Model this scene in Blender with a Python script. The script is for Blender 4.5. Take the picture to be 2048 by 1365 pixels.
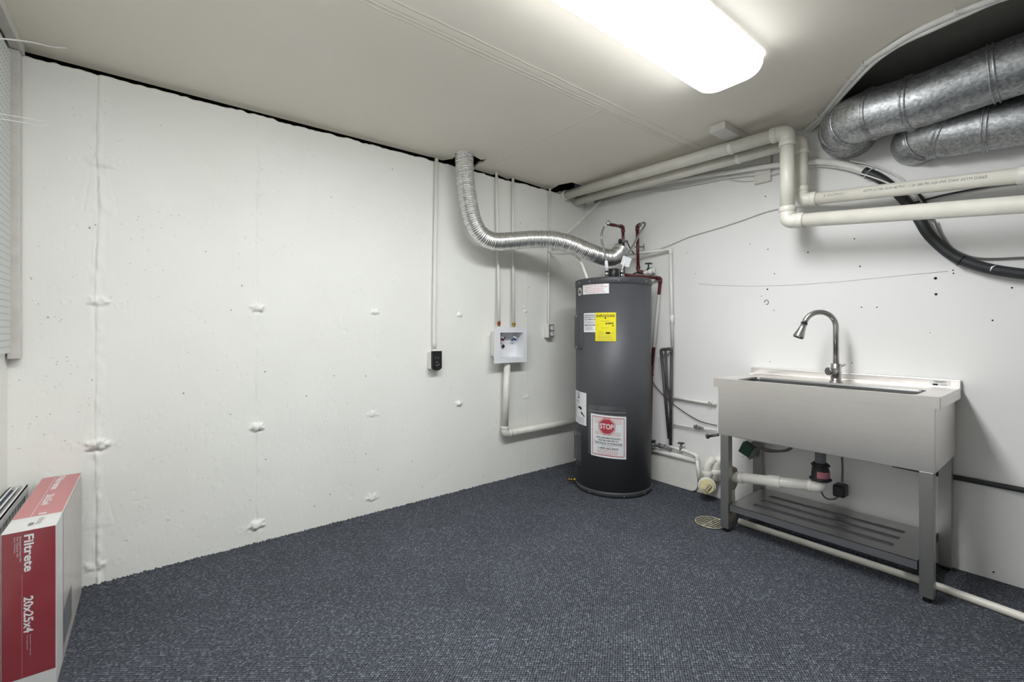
import bpy, bmesh, math, random
import numpy as np
from mathutils import Vector, Matrix
random.seed(7)
S = bpy.context.scene
for o in list(bpy.data.objects): bpy.data.objects.remove(o)

# ------------------------------------------------------------ camera
# world: wall_left is the plane y=0, wall_right the plane x=0, floor z=0, their corner is the origin
F = 910.0
CAM = Vector((-2.956, -2.698, 1.12))
AZ = math.radians(51.6)
FWD = Vector((math.cos(AZ), math.sin(AZ), 0)); RGT = Vector((math.sin(AZ), -math.cos(AZ), 0)); UP = Vector((0, 0, 1))
cam = bpy.data.cameras.new('camera'); cam.sensor_width = 36; cam.lens = 36*F/2048
cam.shift_y = (660-682.5)/2048; cam.clip_start = 0.02
co = bpy.data.objects.new('camera', cam); S.collection.objects.link(co)
co.location = CAM; co.rotation_euler = (math.pi/2, 0, AZ-math.pi/2); S.camera = co
# ------------------------------------------------------------ world, lights, exposure
w = bpy.data.worlds.new('world'); S.world = w; w.use_nodes = True
w.node_tree.nodes['Background'].inputs[0].default_value = (.8, .85, .9, 1)
w.node_tree.nodes['Background'].inputs[1].default_value = 0.02
S.view_settings.view_transform = 'Standard'; S.view_settings.look = 'None'
S.view_settings.exposure = 0.0; S.view_settings.gamma = 1; S.view_settings.use_curve_mapping = False
LAMP = 37.0          # radiance of the lit fixture lens
LAMP2 = 25.0         # the same for the second fixture, end to end with the first
ZC = 2.28            # ceiling
ZR = 2.33            # raised ceiling strip over the ducts

# ------------------------------------------------------------ helpers: points
def ray(px, py): return FWD + RGT*((px-1024)/F) + UP*((660-py)/F)
def onX(px, py, x): d = ray(px, py); return CAM + d*((x-CAM.x)/d.x)
def onY(px, py, y): d = ray(px, py); return CAM + d*((y-CAM.y)/d.y)
def onZ(px, py, z): d = ray(px, py); return CAM + d*((z-CAM.z)/d.z)
def atD(px, py, t): return CAM + ray(px, py)*t
V = Vector
def on_to(a, b, y=-4.99):
    # carry the line a-b on to the rear wall
    a, b = V(a), V(b); return a+(b-a)*((y-a.y)/(b.y-a.y))
def tail(a, b, y=-4.99):
    # let a line level out gently and run on to the rear wall
    a, b = V(a), V(b); s_ = (b.z-a.z)/(b.y-a.y); out = []; z = b.z; yy = b.y
    for k, st in enumerate((.08, .12, .2, .35, .6)): yy -= st; z -= s_*st*(.75, .5, .3, .1, 0)[k]; out.append(V((b.x, yy, z)))
    return out+[V((b.x, y, z))]
def fillet(pts, rad, n=8):
    pts = [V(p) for p in pts]; out = [pts[0]]
    for i in range(1, len(pts)-1):
        a = pts[i-1]-pts[i]; b = pts[i+1]-pts[i]
        r = rad[i-1] if isinstance(rad, (list, tuple)) else rad
        r = min(r, a.length*.49, b.length*.49)
        p0 = pts[i]+a.normalized()*r; p1 = pts[i]+b.normalized()*r
        for k in range(n+1):
            t = k/n; out.append(p0*(1-t)**2 + pts[i]*2*t*(1-t) + p1*t*t)
    out.append(pts[-1]); return out
def catmull(pts, n=10):
    P = [V(p) for p in pts]; P = [P[0]*2-P[1]] + P + [P[-1]*2-P[-2]]; out = []
    for i in range(1, len(P)-2):
        for k in range(n):
            t = k/n
            out.append(.5*((2*P[i]) + (P[i+1]-P[i-1])*t + (2*P[i-1]-5*P[i]+4*P[i+1]-P[i+2])*t*t + (-P[i-1]+3*P[i]-3*P[i+1]+P[i+2])*t**3))
    out.append(P[-2]); return out
def resample(pts, step):
    out = [pts[0]]; acc = 0
    for a, b in zip(pts[:-1], pts[1:]):
        L = (b-a).length
        if L < 1e-9: continue
        d = step-acc
        while d <= L:
            out.append(a+(b-a)*(d/L)); d += step
        acc = L-(d-step)
    return out
# ------------------------------------------------------------ helpers: mesh builder
class MB:
    def __init__(s): s.v = []; s.f = []; s.m = []; s.s = []
    def add(s, vs, fs, mat=0, smooth=False):
        o = len(s.v); s.v += [tuple(v) for v in vs]
        for i, f in enumerate(fs):
            s.f.append(tuple(j+o for j in f)); s.m.append(mat); s.s.append(smooth[i] if isinstance(smooth, list) else smooth)
        return s
    def box(s, x0, x1, y0, y1, z0, z1, mat=0, bev=0, seg=2, M=None):
        if bev <= 0:
            vs = [(x, y, z) for x in (x0, x1) for y in (y0, y1) for z in (z0, z1)]
            fs = [(0, 1, 3, 2), (4, 6, 7, 5), (0, 4, 5, 1), (2, 3, 7, 6), (0, 2, 6, 4), (1, 5, 7, 3)]
        else:
            bm = bmesh.new(); bmesh.ops.create_cube(bm, size=1)
            for v in bm.verts: v.co = V(((x0+x1)/2+v.co.x*(x1-x0), (y0+y1)/2+v.co.y*(y1-y0), (z0+z1)/2+v.co.z*(z1-z0)))
            bmesh.ops.bevel(bm, geom=bm.edges[:], offset=bev, segments=seg, affect='EDGES', profile=.5)
            bm.verts.index_update(); vs = [v.co.copy() for v in bm.verts]; fs = [[v.index for v in f.verts] for f in bm.faces]; bm.free()
        if M is not None: vs = [M @ V(v) for v in vs]
        return s.add(vs, fs, mat, False)
    def tube(s, pts, r, seg=16, mat=0, caps=True, closed=False):
        pts = [V(p) for p in pts]; n = len(pts); T = []
        for i in range(n):
            a = pts[max(i-1, 0)]; b = pts[min(i+1, n-1)]; T.append((b-a).normalized())
        u = T[0].orthogonal().normalized(); ring = []; vs = []
        for i in range(n):
            u = (u-T[i]*u.dot(T[i])).normalized(); w_ = T[i].cross(u)
            rr = r[i] if isinstance(r, (list, tuple)) else r
            for k in range(seg):
                a = 2*math.pi*k/seg; vs.append(pts[i]+u*(rr*math.cos(a))+w_*(rr*math.sin(a)))
        fs = []; sm = []
        for i in range(n-1):
            for k in range(seg):
                k2 = (k+1) % seg; fs.append((i*seg+k, i*seg+k2, (i+1)*seg+k2, (i+1)*seg+k)); sm.append(True)
        if caps:
            fs.append(tuple(reversed(range(seg)))); sm.append(False)
            fs.append(tuple(range((n-1)*seg, n*seg))); sm.append(False)
        return s.add(vs, fs, mat, sm)
    def cyl(s, a, b, r, seg=24, mat=0, bev=0, r2=None):
        a = V(a); b = V(b); r2 = r if r2 is None else r2
        if bev > 0:
            d = (b-a).normalized()*bev
            # hard rims: duplicate rings keep the smooth wall from bleeding into the caps
            return s.tube([a, a+d, b-d, b], [r-bev, r, r2, r2-bev], seg, mat)
        return s.tube([a, b], [r, r2], seg, mat)
    def sphere(s, c, r, seg=16, mat=0, sc=(1, 1, 1)):
        vs = []; fs = []; n = seg//2; c = V(c)
        for i in range(n+1):
            th = math.pi*i/n
            for k in range(seg):
                a = 2*math.pi*k/seg
                vs.append(c+V((r*sc[0]*math.sin(th)*math.cos(a), r*sc[1]*math.sin(th)*math.sin(a), r*sc[2]*math.cos(th))))
        for i in range(n):
            for k in range(seg):
                k2 = (k+1) % seg; fs.append((i*seg+k, (i+1)*seg+k, (i+1)*seg+k2, i*seg+k2))
        return s.add(vs, fs, mat, True)
    def prism(s, outline, ext, mat=0):
        n = len(outline); ext = V(ext); vs = [V(p) for p in outline]+[V(p)+ext for p in outline]
        fs = [tuple(range(n)), tuple(reversed(range(n, 2*n)))]+[(i, i+n, (i+1) % n+n, (i+1) % n) for i in range(n)]
        return s.add(vs, fs, mat, False)
    def build(s, name, mats, parent=None, label=None, loc=None):
        me = bpy.data.meshes.new(name)
        if parent is not None: org = wloc(parent)
        elif loc is not None: org = V(loc)
        else:
            a = np.array(s.v); org = V(((a[:, 0].min()+a[:, 0].max())/2, (a[:, 1].min()+a[:, 1].max())/2, a[:, 2].min()))
        me.from_pydata([tuple(V(v)-org) for v in s.v], [], s.f)
        if not isinstance(mats, (list, tuple)): mats = [mats]
        for m in mats: me.materials.append(m)
        me.polygons.foreach_set('material_index', s.m); me.polygons.foreach_set('use_smooth', s.s)
        bm = bmesh.new(); bm.from_mesh(me); bmesh.ops.recalc_face_normals(bm, faces=bm.faces) if not getattr(s, 'keepn', False) else None
        bm.to_mesh(me); bm.free()
        o = bpy.data.objects.new(name, me); S.collection.objects.link(o)
        if parent is not None: o.parent = parent
        else: o.location = org
        if label: o['label'] = label
        return o
def wloc(o):
    l = V(o.location)
    while o.parent: o = o.parent; l = l+V(o.location)
    return l
def tag(o, label=None, cat=None, group=None, kind=None):
    if label: o['label'] = label
    if cat: o['category'] = cat
    if group: o['group'] = group
    if kind: o['kind'] = kind
    return o
def thing(name, label, cat, loc, group=None):
    o = bpy.data.objects.new(name, None); o.empty_display_size = .05; S.collection.objects.link(o); o.location = V(loc)
    return tag(o, label, cat, group)
def solo(mb, name, mats, label, cat, group=None): return tag(mb.build(name, mats), label, cat, group)
def struct(mb, name, mats): return tag(mb.build(name, mats, loc=(0, 0, 0)), kind='structure')
_tc = {}
def text_polys(t, bold=False):
    key = (t, bold)
    if key in _tc: return _tc[key]
    cu = bpy.data.curves.new('t', 'FONT'); cu.body = t; cu.size = 1; cu.align_x = 'LEFT'; cu.resolution_u = 3
    cu.offset = .025 if bold else 0
    ob = bpy.data.objects.new('t', cu); S.collection.objects.link(ob)
    dg = bpy.context.evaluated_depsgraph_get(); me = bpy.data.meshes.new_from_object(ob.evaluated_get(dg))
    vs = [(v.co.x, v.co.y) for v in me.vertices]; fs = [tuple(p.vertices) for p in me.polygons]
    bpy.data.objects.remove(ob); bpy.data.curves.remove(cu); bpy.data.meshes.remove(me)
    xs = [v[0] for v in vs]; ys = [v[1] for v in vs]; x0, x1, y0, y1 = min(xs), max(xs), min(ys), max(ys)
    vs = [((x-x0)/(x1-x0), (y-y0)/(y1-y0)) for x, y in vs]
    _tc[key] = (vs, fs); return _tc[key]
class Sheet:
    """a label or print laid on a surface by map(u, v, off) -> world point; u right, v up, metres"""
    def __init__(s, mb, mp): s.mb = mb; s.mp = mp
    def rect(s, u0, u1, v0, v1, mat, off=.0, nu=1):
        vs = []; fs = []
        for i in range(nu+1):
            u = u0+(u1-u0)*i/nu; vs += [s.mp(u, v0, off), s.mp(u, v1, off)]
        for i in range(nu): fs.append((2*i, 2*i+2, 2*i+3, 2*i+1))
        s.mb.add(vs, fs, mat, False)
    def text(s, t, u0, u1, v0, v1, mat, off=.0006, bold=False, rot=False):
        vs, fs = text_polys(t, bold)
        if rot: pts = [s.mp(u0+(u1-u0)*y, v1-(v1-v0)*x, off) for x, y in vs]     # reads downwards
        else: pts = [s.mp(u0+(u1-u0)*x, v0+(v1-v0)*y, off) for x, y in vs]
        s.mb.add(pts, fs, mat, False)
    def poly(s, pts, mat, off=.0006): s.mb.add([s.mp(u, v, off) for u, v in pts], [tuple(range(len(pts)))], mat, False)
    def convex(s, pts, mat, off=.0006, n=14):
        # a convex outline cut into narrow columns so that it follows a curved surface
        us = [p[0] for p in pts]; a, b = min(us), max(us); vs = []
        def span(u):
            hit = []
            for (x0, y0), (x1, y1) in zip(pts, pts[1:]+pts[:1]):
                if abs(x1-x0) < 1e-9:
                    if abs(u-x0) < 1e-7: hit += [y0, y1]
                elif min(x0, x1)-1e-9 <= u <= max(x0, x1)+1e-9: hit.append(y0+(y1-y0)*(u-x0)/(x1-x0))
            return min(hit), max(hit)
        for i in range(n+1):
            u = min(max(a+(b-a)*i/n, a+1e-6), b-1e-6); lo, hi = span(u); vs += [s.mp(u, lo, off), s.mp(u, hi, off)]
        s.mb.add(vs, [(2*i, 2*i+2, 2*i+3, 2*i+1) for i in range(n)], mat, False)
    def fine(s, u0, u1, v0, v1, rows, mat, off=.0005, fill=.35, seed=1):
        rg = random.Random(seed); h = (v1-v0)/rows
        for i in range(rows):
            v = v1-h*(i+.5); u = u0+rg.random()*(u1-u0)*.12; e = u1-rg.random()*(u1-u0)*.15
            while u < e:
                L = (u1-u0)*(.04+.1*rg.random()); s.rect(u, min(u+L, e), v-h*fill/2, v+h*fill/2, mat, off); u += L+(u1-u0)*.02
# ------------------------------------------------------------ helpers: materials
def srgb(r, g, b):
    f = lambda c: (c/255/12.92 if c/255 <= .04045 else ((c/255+.055)/1.055)**2.4)
    return (f(r), f(g), f(b), 1)
class NT:
    def __init__(s, name):
        s.m = bpy.data.materials.new(name); s.m.use_nodes = True; s.t = s.m.node_tree; s.b = s.t.nodes['Principled BSDF']
        s.out = s.t.nodes['Material Output']; s.geo = None
    def n(s, typ, **kw):
        nd = s.t.nodes.new(typ)
        for k, v in kw.items(): setattr(nd, k, v)
        return nd
    def l(s, a, b): s.t.links.new(a, b)
    def pos(s):
        if s.geo is None: s.geo = s.n('ShaderNodeNewGeometry')
        return s.geo.outputs['Position']
    def val(s, sock, v):
        if hasattr(v, 'node'): s.l(v, sock)
        else: sock.default_value = v
    def math(s, op, a, b=0, c=None):
        nd = s.n('ShaderNodeMath', operation=op); s.val(nd.inputs[0], a); s.val(nd.inputs[1], b)
        if c is not None: s.val(nd.inputs[2], c)
        return nd.outputs[0]
    def noise(s, scale, detail=3, rough=.5, vec=None, sc=None, rot=None):
        nd = s.n('ShaderNodeTexNoise'); nd.inputs['Scale'].default_value = scale; nd.inputs['Detail'].default_value = detail; nd.inputs['Roughness'].default_value = rough
        s.l(s.mapped(sc, rot) if vec is None else vec, nd.inputs['Vector']); return nd.outputs[0]
    def mapped(s, sc=None, rot=None):
        if sc is None and rot is None: return s.pos()
        mp = s.n('ShaderNodeMapping'); s.l(s.pos(), mp.inputs[0])
        if sc: mp.inputs['Scale'].default_value = sc
        if rot: mp.inputs['Rotation'].default_value = rot
        return mp.outputs[0]
    def voro(s, scale, feature='F1', rnd=1, vec=None, sc=None, rot=None):
        nd = s.n('ShaderNodeTexVoronoi', feature=feature); nd.inputs['Scale'].default_value = scale; nd.inputs['Randomness'].default_value = rnd
        s.l(s.mapped(sc, rot) if vec is None else vec, nd.inputs['Vector']); return nd
    def ramp(s, fac, stops):
        nd = s.n('ShaderNodeValToRGB'); s.l(fac, nd.inputs[0]); e = nd.color_ramp.elements
        e[0].position = stops[0][0]; e[0].color = stops[0][1]; e[1].position = stops[1][0]; e[1].color = stops[1][1]
        for p, c in stops[2:]: x = e.new(p); x.color = c
        return nd.outputs[0]
    def mix(s, fac, a, b, mode='MIX'):
        nd = s.n('ShaderNodeMix', data_type='RGBA', blend_type=mode); s.val(nd.inputs[0], fac); s.val(nd.inputs[6], a); s.val(nd.inputs[7], b); return nd.outputs[2]
    def bump(s, h, strength=.3, dist=.002, prev=None):
        nd = s.n('ShaderNodeBump'); nd.inputs['Strength'].default_value = strength; nd.inputs['Distance'].default_value = dist
        s.l(h, nd.inputs['Height'])
        if prev is not None: s.l(prev, nd.inputs['Normal'])
        return nd.outputs[0]
    def fin(s, col=None, rough=None, metal=None, normal=None, spec=None):
        if col is not None: s.val(s.b.inputs['Base Color'], col)
        if rough is not None: s.val(s.b.inputs['Roughness'], rough)
        if metal is not None: s.val(s.b.inputs['Metallic'], metal)
        if normal is not None: s.l(normal, s.b.inputs['Normal'])
        if spec is not None: s.b.inputs['Specular IOR Level'].default_value = spec
        return s.m
def g4(v): return (v, v, v, 1)
def plain(name, rgb, rough=.5, metal=0, var=.08, scale=30, bump=.05, spec=.5):
    t = NT(name); c = srgb(*rgb); n = t.noise(scale, 4)
    col = t.ramp(n, [(.3, tuple(x*(1-var) for x in c[:3])+(1,)), (.7, tuple(min(1, x*(1+var)) for x in c[:3])+(1,))])
    return t.fin(col, rough, metal, t.bump(n, bump, .001) if bump > 0 else None, spec)
def brushed(name, v=.45, rough=.3, axis='y', bump=.06, tint=(1, 1, 1), aniso=0):
    t = NT(name); sc = {'x': (3, 520, 520), 'y': (520, 3, 520), 'z': (520, 520, 3)}[axis]
    n = t.noise(1, 3, .6, sc=sc); n2 = t.noise(4, 3)
    col = t.ramp(n, [(.3, (v*.965*tint[0], v*.965*tint[1], v*.965*tint[2], 1)), (.7, (v*1.03*tint[0], v*1.03*tint[1], v*1.03*tint[2], 1))])
    r = t.math('MULTIPLY_ADD', n2, .16, rough-.08)
    if aniso:
        tg = t.n('ShaderNodeTangent', direction_type='RADIAL', axis='Z'); t.l(tg.outputs[0], t.b.inputs['Tangent']); t.b.inputs['Anisotropic'].default_value = aniso
    return t.fin(col, r, 1.0, t.bump(n, bump, .0006) if bump else None)

# painted concrete
def m_concrete():
    t = NT('painted_concrete'); big = t.noise(1.6, 3); col = t.ramp(big, [(.3, srgb(238, 238, 232)), (.75, srgb(245, 245, 240))])
    px = t.voro(38, 'F1'); pit = t.ramp(px.outputs['Distance'], [(.03, g4(0)), (.09, g4(1))])
    cell = t.noise(2.6, 2); keep = t.ramp(cell, [(.50, g4(1)), (.62, g4(0))]); pit = t.math('MAXIMUM', pit, keep)
    px2 = t.voro(11, 'F1'); pit2 = t.ramp(px2.outputs['Distance'], [(.022, g4(0)), (.05, g4(1))]); pall = t.math('MINIMUM', pit, pit2)
    col = t.mix(t.math('SUBTRACT', 1, pall), col, srgb(140, 138, 130))
    fine = t.noise(70, 4, .6); med = t.noise(9, 3); h = t.math('ADD', t.math('MULTIPLY', fine, .45), t.math('MULTIPLY', med, 1.0))
    nb = t.bump(h, .38, .0038); nb = t.bump(pall, .8, .0025, nb)
    return t.fin(col, .55, 0, nb, .35)
def m_wall2():
    t = NT('painted_smooth_wall'); big = t.noise(1.2, 3); col = t.ramp(big, [(.3, srgb(232, 231, 229)), (.75, srgb(239, 238, 237))])
    brush = t.noise(1, 3, sc=(30, 3, 40)); h = t.math('ADD', t.math('MULTIPLY', t.noise(60, 3), .4), t.math('MULTIPLY', brush, .5))
    return t.fin(col, .5, 0, t.bump(h, .12, .002), .35)
def m_ceiling():
    t = NT('painted_ceiling'); big = t.noise(1.3, 3); col = t.ramp(big, [(.3, srgb(242, 236, 222)), (.75, srgb(246, 241, 229))])
    fine = t.noise(150, 3); sep = t.n('ShaderNodeSeparateXYZ'); t.l(t.pos(), sep.inputs[0]); x, y = sep.outputs[0], sep.outputs[1]
    wob = t.math('MULTIPLY', t.math('SUBTRACT', t.noise(5, 3), .5), .02)
    h = t.math('MULTIPLY', fine, .05)
    yy = t.math('ADD', y, wob)
    def ridge(coord, c0, w_, a):
        d = t.math('ABSOLUTE', t.math('SUBTRACT', coord, c0)); return t.math('MULTIPLY', t.math('MAXIMUM', t.math('SUBTRACT', 1, t.math('DIVIDE', d, w_)), 0), a)
    for c0, w_, a in SEAMS: h = t.math('ADD', h, ridge(yy, c0, w_, a))
    xm = t.math('GREATER_THAN', y, SEAMS[0][0]); h = t.math('ADD', h, t.math('MULTIPLY', ridge(t.math('ADD', x, wob), SEAM_X, .012, .35), xm))
    return t.fin(col, .6, 0, t.bump(h, 1.0, .007), .3)
def m_carpet():
    t = NT('woven_carpet'); vec = t.mapped((1/.0098, 1/.0076, 0), (0, 0, math.radians(-45)))
    mp = t.n('ShaderNodeTexVoronoi', feature='F1', voronoi_dimensions='2D'); mp.inputs['Scale'].default_value = 1; mp.inputs['Randomness'].default_value = .28; t.l(vec, mp.inputs['Vector'])
    d = mp.outputs['Distance']; cell = mp.outputs['Color']; sp = t.n('ShaderNodeSeparateColor'); t.l(cell, sp.inputs[0])
    base = t.ramp(d, [(.10, srgb(105, 109, 117)), (.66, srgb(31, 33, 39))])
    br = t.ramp(sp.outputs[0], [(.0, g4(.72)), (.8, g4(1.1)), (1.0, g4(1.75))])
    col = t.mix(1, base, br, 'MULTIPLY'); pat = t.ramp(t.noise(2.5, 3), [(.3, g4(.9)), (.7, g4(1.08))]); col = t.mix(1, col, pat, 'MULTIPLY')
    h = t.math('SUBTRACT', 1, d); h = t.math('ADD', h, t.math('MULTIPLY', t.noise(700, 2), .3))
    return t.fin(col, .95, 0, t.bump(h, .7, .003), .1)
def m_galv():
    t = NT('galvanised_steel'); v1 = t.voro(120, 'F1', sc=(1, .8, 1)); sp = t.n('ShaderNodeSeparateColor'); t.l(v1.outputs['Color'], sp.inputs[0])
    n = t.noise(24, 8, .8); mixv = t.math('ADD', t.math('MULTIPLY', sp.outputs[0], .45), t.math('MULTIPLY', n, .55))
    col = t.ramp(mixv, [(.28, (.36, .37, .38, 1)), (.72, (.60, .615, .625, 1))]); r = t.math('MULTIPLY_ADD', sp.outputs[1], .15, .42)
    return t.fin(col, r, 1, t.bump(mixv, .12, .002))
def m_peg():
    t = NT('pegboard'); vm = t.n('ShaderNodeVectorMath', operation='SCALE'); t.l(t.pos(), vm.inputs[0]); vm.inputs[3].default_value = 1/.0254
    fr = t.n('ShaderNodeVectorMath', operation='FRACTION'); t.l(vm.outputs[0], fr.inputs[0]); sep = t.n('ShaderNodeSeparateXYZ'); t.l(fr.outputs[0], sep.inputs[0])
    a = t.math('SUBTRACT', sep.outputs[1], .5); b = t.math('SUBTRACT', sep.outputs[2], .5)
    d = t.math('SQRT', t.math('ADD', t.math('MULTIPLY', a, a), t.math('MULTIPLY', b, b))); hole = t.math('LESS_THAN', d, .12)
    return t.fin(t.mix(hole, srgb(212, 214, 212), srgb(30, 30, 30)), .6, 0)
def m_emit(name, s_, xa, xb, side=.02, col=(.965, .985, 1, 1)):
    # the tubes end short of the end caps, so the lens glows less there
    t = NT(name); t.val(t.b.inputs['Base Color'], g4(.9)); t.val(t.b.inputs['Emission Color'], col); t.b.inputs['Roughness'].default_value = .4
    sep = t.n('ShaderNodeSeparateXYZ'); t.l(t.pos(), sep.inputs[0]); x = sep.outputs[0]
    def ss(a, b):
        mr = t.n('ShaderNodeMapRange', interpolation_type='SMOOTHSTEP'); t.l(x, mr.inputs[0]); mr.inputs[1].default_value = a; mr.inputs[2].default_value = b; return mr.outputs[0]
    k = t.math('MULTIPLY', ss(xa, xa+.14), t.math('SUBTRACT', 1, ss(xb-.14, xb-.005)))
    mz = t.n('ShaderNodeMapRange', interpolation_type='SMOOTHSTEP'); t.l(sep.outputs[2], mz.inputs[0]); mz.inputs[1].default_value = ZC-.033; mz.inputs[2].default_value = ZC-.070; mz.inputs[3].default_value = side; mz.inputs[4].default_value = 1
    k = t.math('MULTIPLY', k, mz.outputs[0])
    t.l(t.math('MULTIPLY_ADD', k, s_-1.0, 1.0), t.b.inputs['Emission Strength']); return t.m
def m_clear():
    t = NT('clear_plastic_film'); tr = t.n('ShaderNodeBsdfTransparent'); gl = t.n('ShaderNodeBsdfGlossy'); gl.inputs['Roughness'].default_value = .12
    df = t.n('ShaderNodeBsdfDiffuse'); df.inputs[0].default_value = g4(.8); n = t.noise(25, 3)
    m1 = t.n('ShaderNodeMixShader'); m1.inputs[0].default_value = .07; t.l(tr.outputs[0], m1.inputs[1]); t.l(gl.outputs[0], m1.inputs[2])
    m2 = t.n('ShaderNodeMixShader'); t.l(t.math('MULTIPLY', n, .05), m2.inputs[0]); t.l(m1.outputs[0], m2.inputs[1]); t.l(df.outputs[0], m2.inputs[2])
    t.l(m2.outputs[0], t.out.inputs[0]); return t.m
def two_tone(name, a, b, fn, rough=.5):
    """two paint colours on one pipe; fn(NT, x, y, z) gives the 0..1 mask in world metres"""
    t = NT(name); sep = t.n('ShaderNodeSeparateXYZ'); t.l(t.pos(), sep.inputs[0]); m = fn(t, *sep.outputs)
    return t.fin(t.mix(m, srgb(*a), srgb(*b)), rough, 0, t.bump(t.noise(90, 3), .1, .001))
# seam positions on the ceiling
_s1 = onZ(900, 74, ZC); _s2 = onZ(1120, 178, ZC); SY = (_s1.y+_s2.y)/2
SEAMS = [(SY, .006, .5), (SY+.022, .005, .35), (SY-.055, .006, .4), (SY-.02, .05, .25)]
SEAM_X = onZ(1120, 262, ZC).x
M = {}
M['conc'] = m_concrete(); M['wall2'] = m_wall2(); M['ceil'] = m_ceiling(); M['carpet'] = m_carpet(); M['galv'] = m_galv(); M['peg'] = m_peg()
LX0, LX1, LY0, LY1 = -2.15, -.90, -1.865, -1.580
QX0, QX1, QY0, QY1 = -3.395, -2.165, -1.865, -1.580
M['lens'] = m_emit('lit_lens', LAMP, LX0, LX1, .0); M['lens2'] = m_emit('lit_lens_rear', LAMP2, QX0, QX1, .3)
M['steel'] = brushed('brushed_stainless', .86, .33, 'y', 0, tint=(1, .965, .935), aniso=.6); M['basin'] = brushed('brushed_stainless_basin', .34, .3, 'y', 0); M['steelz'] = brushed('brushed_stainless_legs', .40, .42, 'z', .03, tint=(1, 1, .95)); M['shelf'] = brushed('brushed_stainless_shelf', .50, .34, 'y', 0)  # basin steel darkened to keep the bowl interior dark, not brightly reflecting
M['nickel'] = brushed('brushed_nickel', .58, .3, 'z', .03, (1, .98, .95)); M['chrome'] = plain('chrome', (215, 215, 215), .12, 1, .02, bump=0)
M['galvd'] = plain('dull_sheet_metal', (96, 98, 98), .5, .6, .15, 20, .1); M['recess'] = plain('grey_board', (120, 118, 111), .8, 0, .08, 6, .1)  # recess board is a darker grey than the ceiling
M['badge'] = plain('silver_badge', (190, 190, 188), .4, 0, .03, bump=0)
M['foil'] = plain('aluminium_foil', (232, 232, 230), .28, 1, .05, 30, 0)
M['braid'] = brushed('braided_steel', .55, .25, 'x', .3)
M['jacket'] = plain('grey_enamel_jacket', (80, 81, 85), .5, .1, .05, 3, .02); M['jackd'] = plain('grey_enamel_trim', (70, 71, 75), .45, .1, .05, 5, .02)
M['black'] = plain('black_plastic', (24, 24, 27), .4, 0, .1); M['rubber'] = plain('black_rubber', (34, 33, 38), .6); M['foam'] = plain('black_foam_insulation', (42, 43, 46), .55, 0, .15, 50, .2)
M['pvc'] = plain('painted_pvc', (224, 221, 210), .38, 0, .05, 14, .06); M['pvcw'] = plain('white_pvc', (226, 224, 216), .35, 0, .05, 14, .05)
M['white'] = plain('white_plastic', (236, 237, 240), .35, 0, .02, 10, 0); M['paint'] = plain('painted_wood', (214, 211, 204), .55, 0, .06, 25, .2)
M['wpaint'] = plain('wall_painted_metal', (232, 231, 225), .5, 0, .03, 20, .03); M['red'] = plain('dark_red_painted_pipe', (88, 36, 36), .33, .1, .15, 60, .1)
M['dkpipe'] = plain('dark_grey_insulated_pipe', (74, 69, 71), .5, .1, .25, 35, .2); M['copper'] = plain('copper', (176, 100, 74), .28, 1, .1); M['brass'] = plain('brass', (184, 156, 90), .28, 1, .1)
M['grey'] = plain('grey_paint', (128, 126, 122), .5, 0, .12, 20, .1); M['greyp'] = plain('grey_plastic_pipe', (120, 122, 125), .45); M['dark'] = plain('dark_hole', (12, 12, 12), .9)
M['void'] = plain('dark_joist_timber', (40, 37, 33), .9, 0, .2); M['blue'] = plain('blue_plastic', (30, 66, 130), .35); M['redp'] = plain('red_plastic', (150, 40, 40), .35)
M['ink'] = plain('black_ink', (25, 25, 28), .6, bump=0); M['inkg'] = plain('grey_ink', (120, 120, 124), .6, bump=0); M['pink'] = plain('pale_pink_ink', (200, 120, 120), .6, bump=0)
M['crim'] = plain('crimson_ink', (178, 30, 48), .5, bump=0); M['yellow'] = plain('yellow_paper', (240, 226, 20), .5, 0, .02, bump=0); M['paper'] = plain('white_paper', (232, 234, 236), .5, 0, .02, bump=0)
M['green'] = plain('dark_green_paint', (34, 70, 56), .45); M['cream'] = plain('cream_plastic', (214, 204, 160), .45, 0, .08, 30, .1); M['clear'] = m_clear()
M['boxred'] = plain('red_printed_card', (146, 30, 46), .38, 0, .05, 12, .03); M['boxpink'] = plain('pale_pink_card', (196, 118, 120), .38, 0, .05, 12, .03); M['card'] = plain('white_card', (222, 222, 220), .45, 0, .03, 12, .03)  # carton top is pale pink, its front red
M['violet'] = plain('violet_label', (140, 110, 140), .5, bump=0); M['grate'] = plain('worn_drain_grate', (176, 170, 150), .7, .1, .35, 60, .4); M['putty'] = plain('stained_cement', (150, 142, 132), .8, 0, .3, 60, .8)
M['zinc'] = plain('zinc_screw', (190, 190, 188), .3, 1, .05); M['pleat'] = plain('blue_grey_filter_fabric', (88, 98, 112), .9)
M['cable'] = plain('white_cable_sheath', (224, 223, 219), .45, 0, .05, 40, .05); M['cableg'] = plain('grey_cable_sheath', (110, 108, 106), .5)

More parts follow.
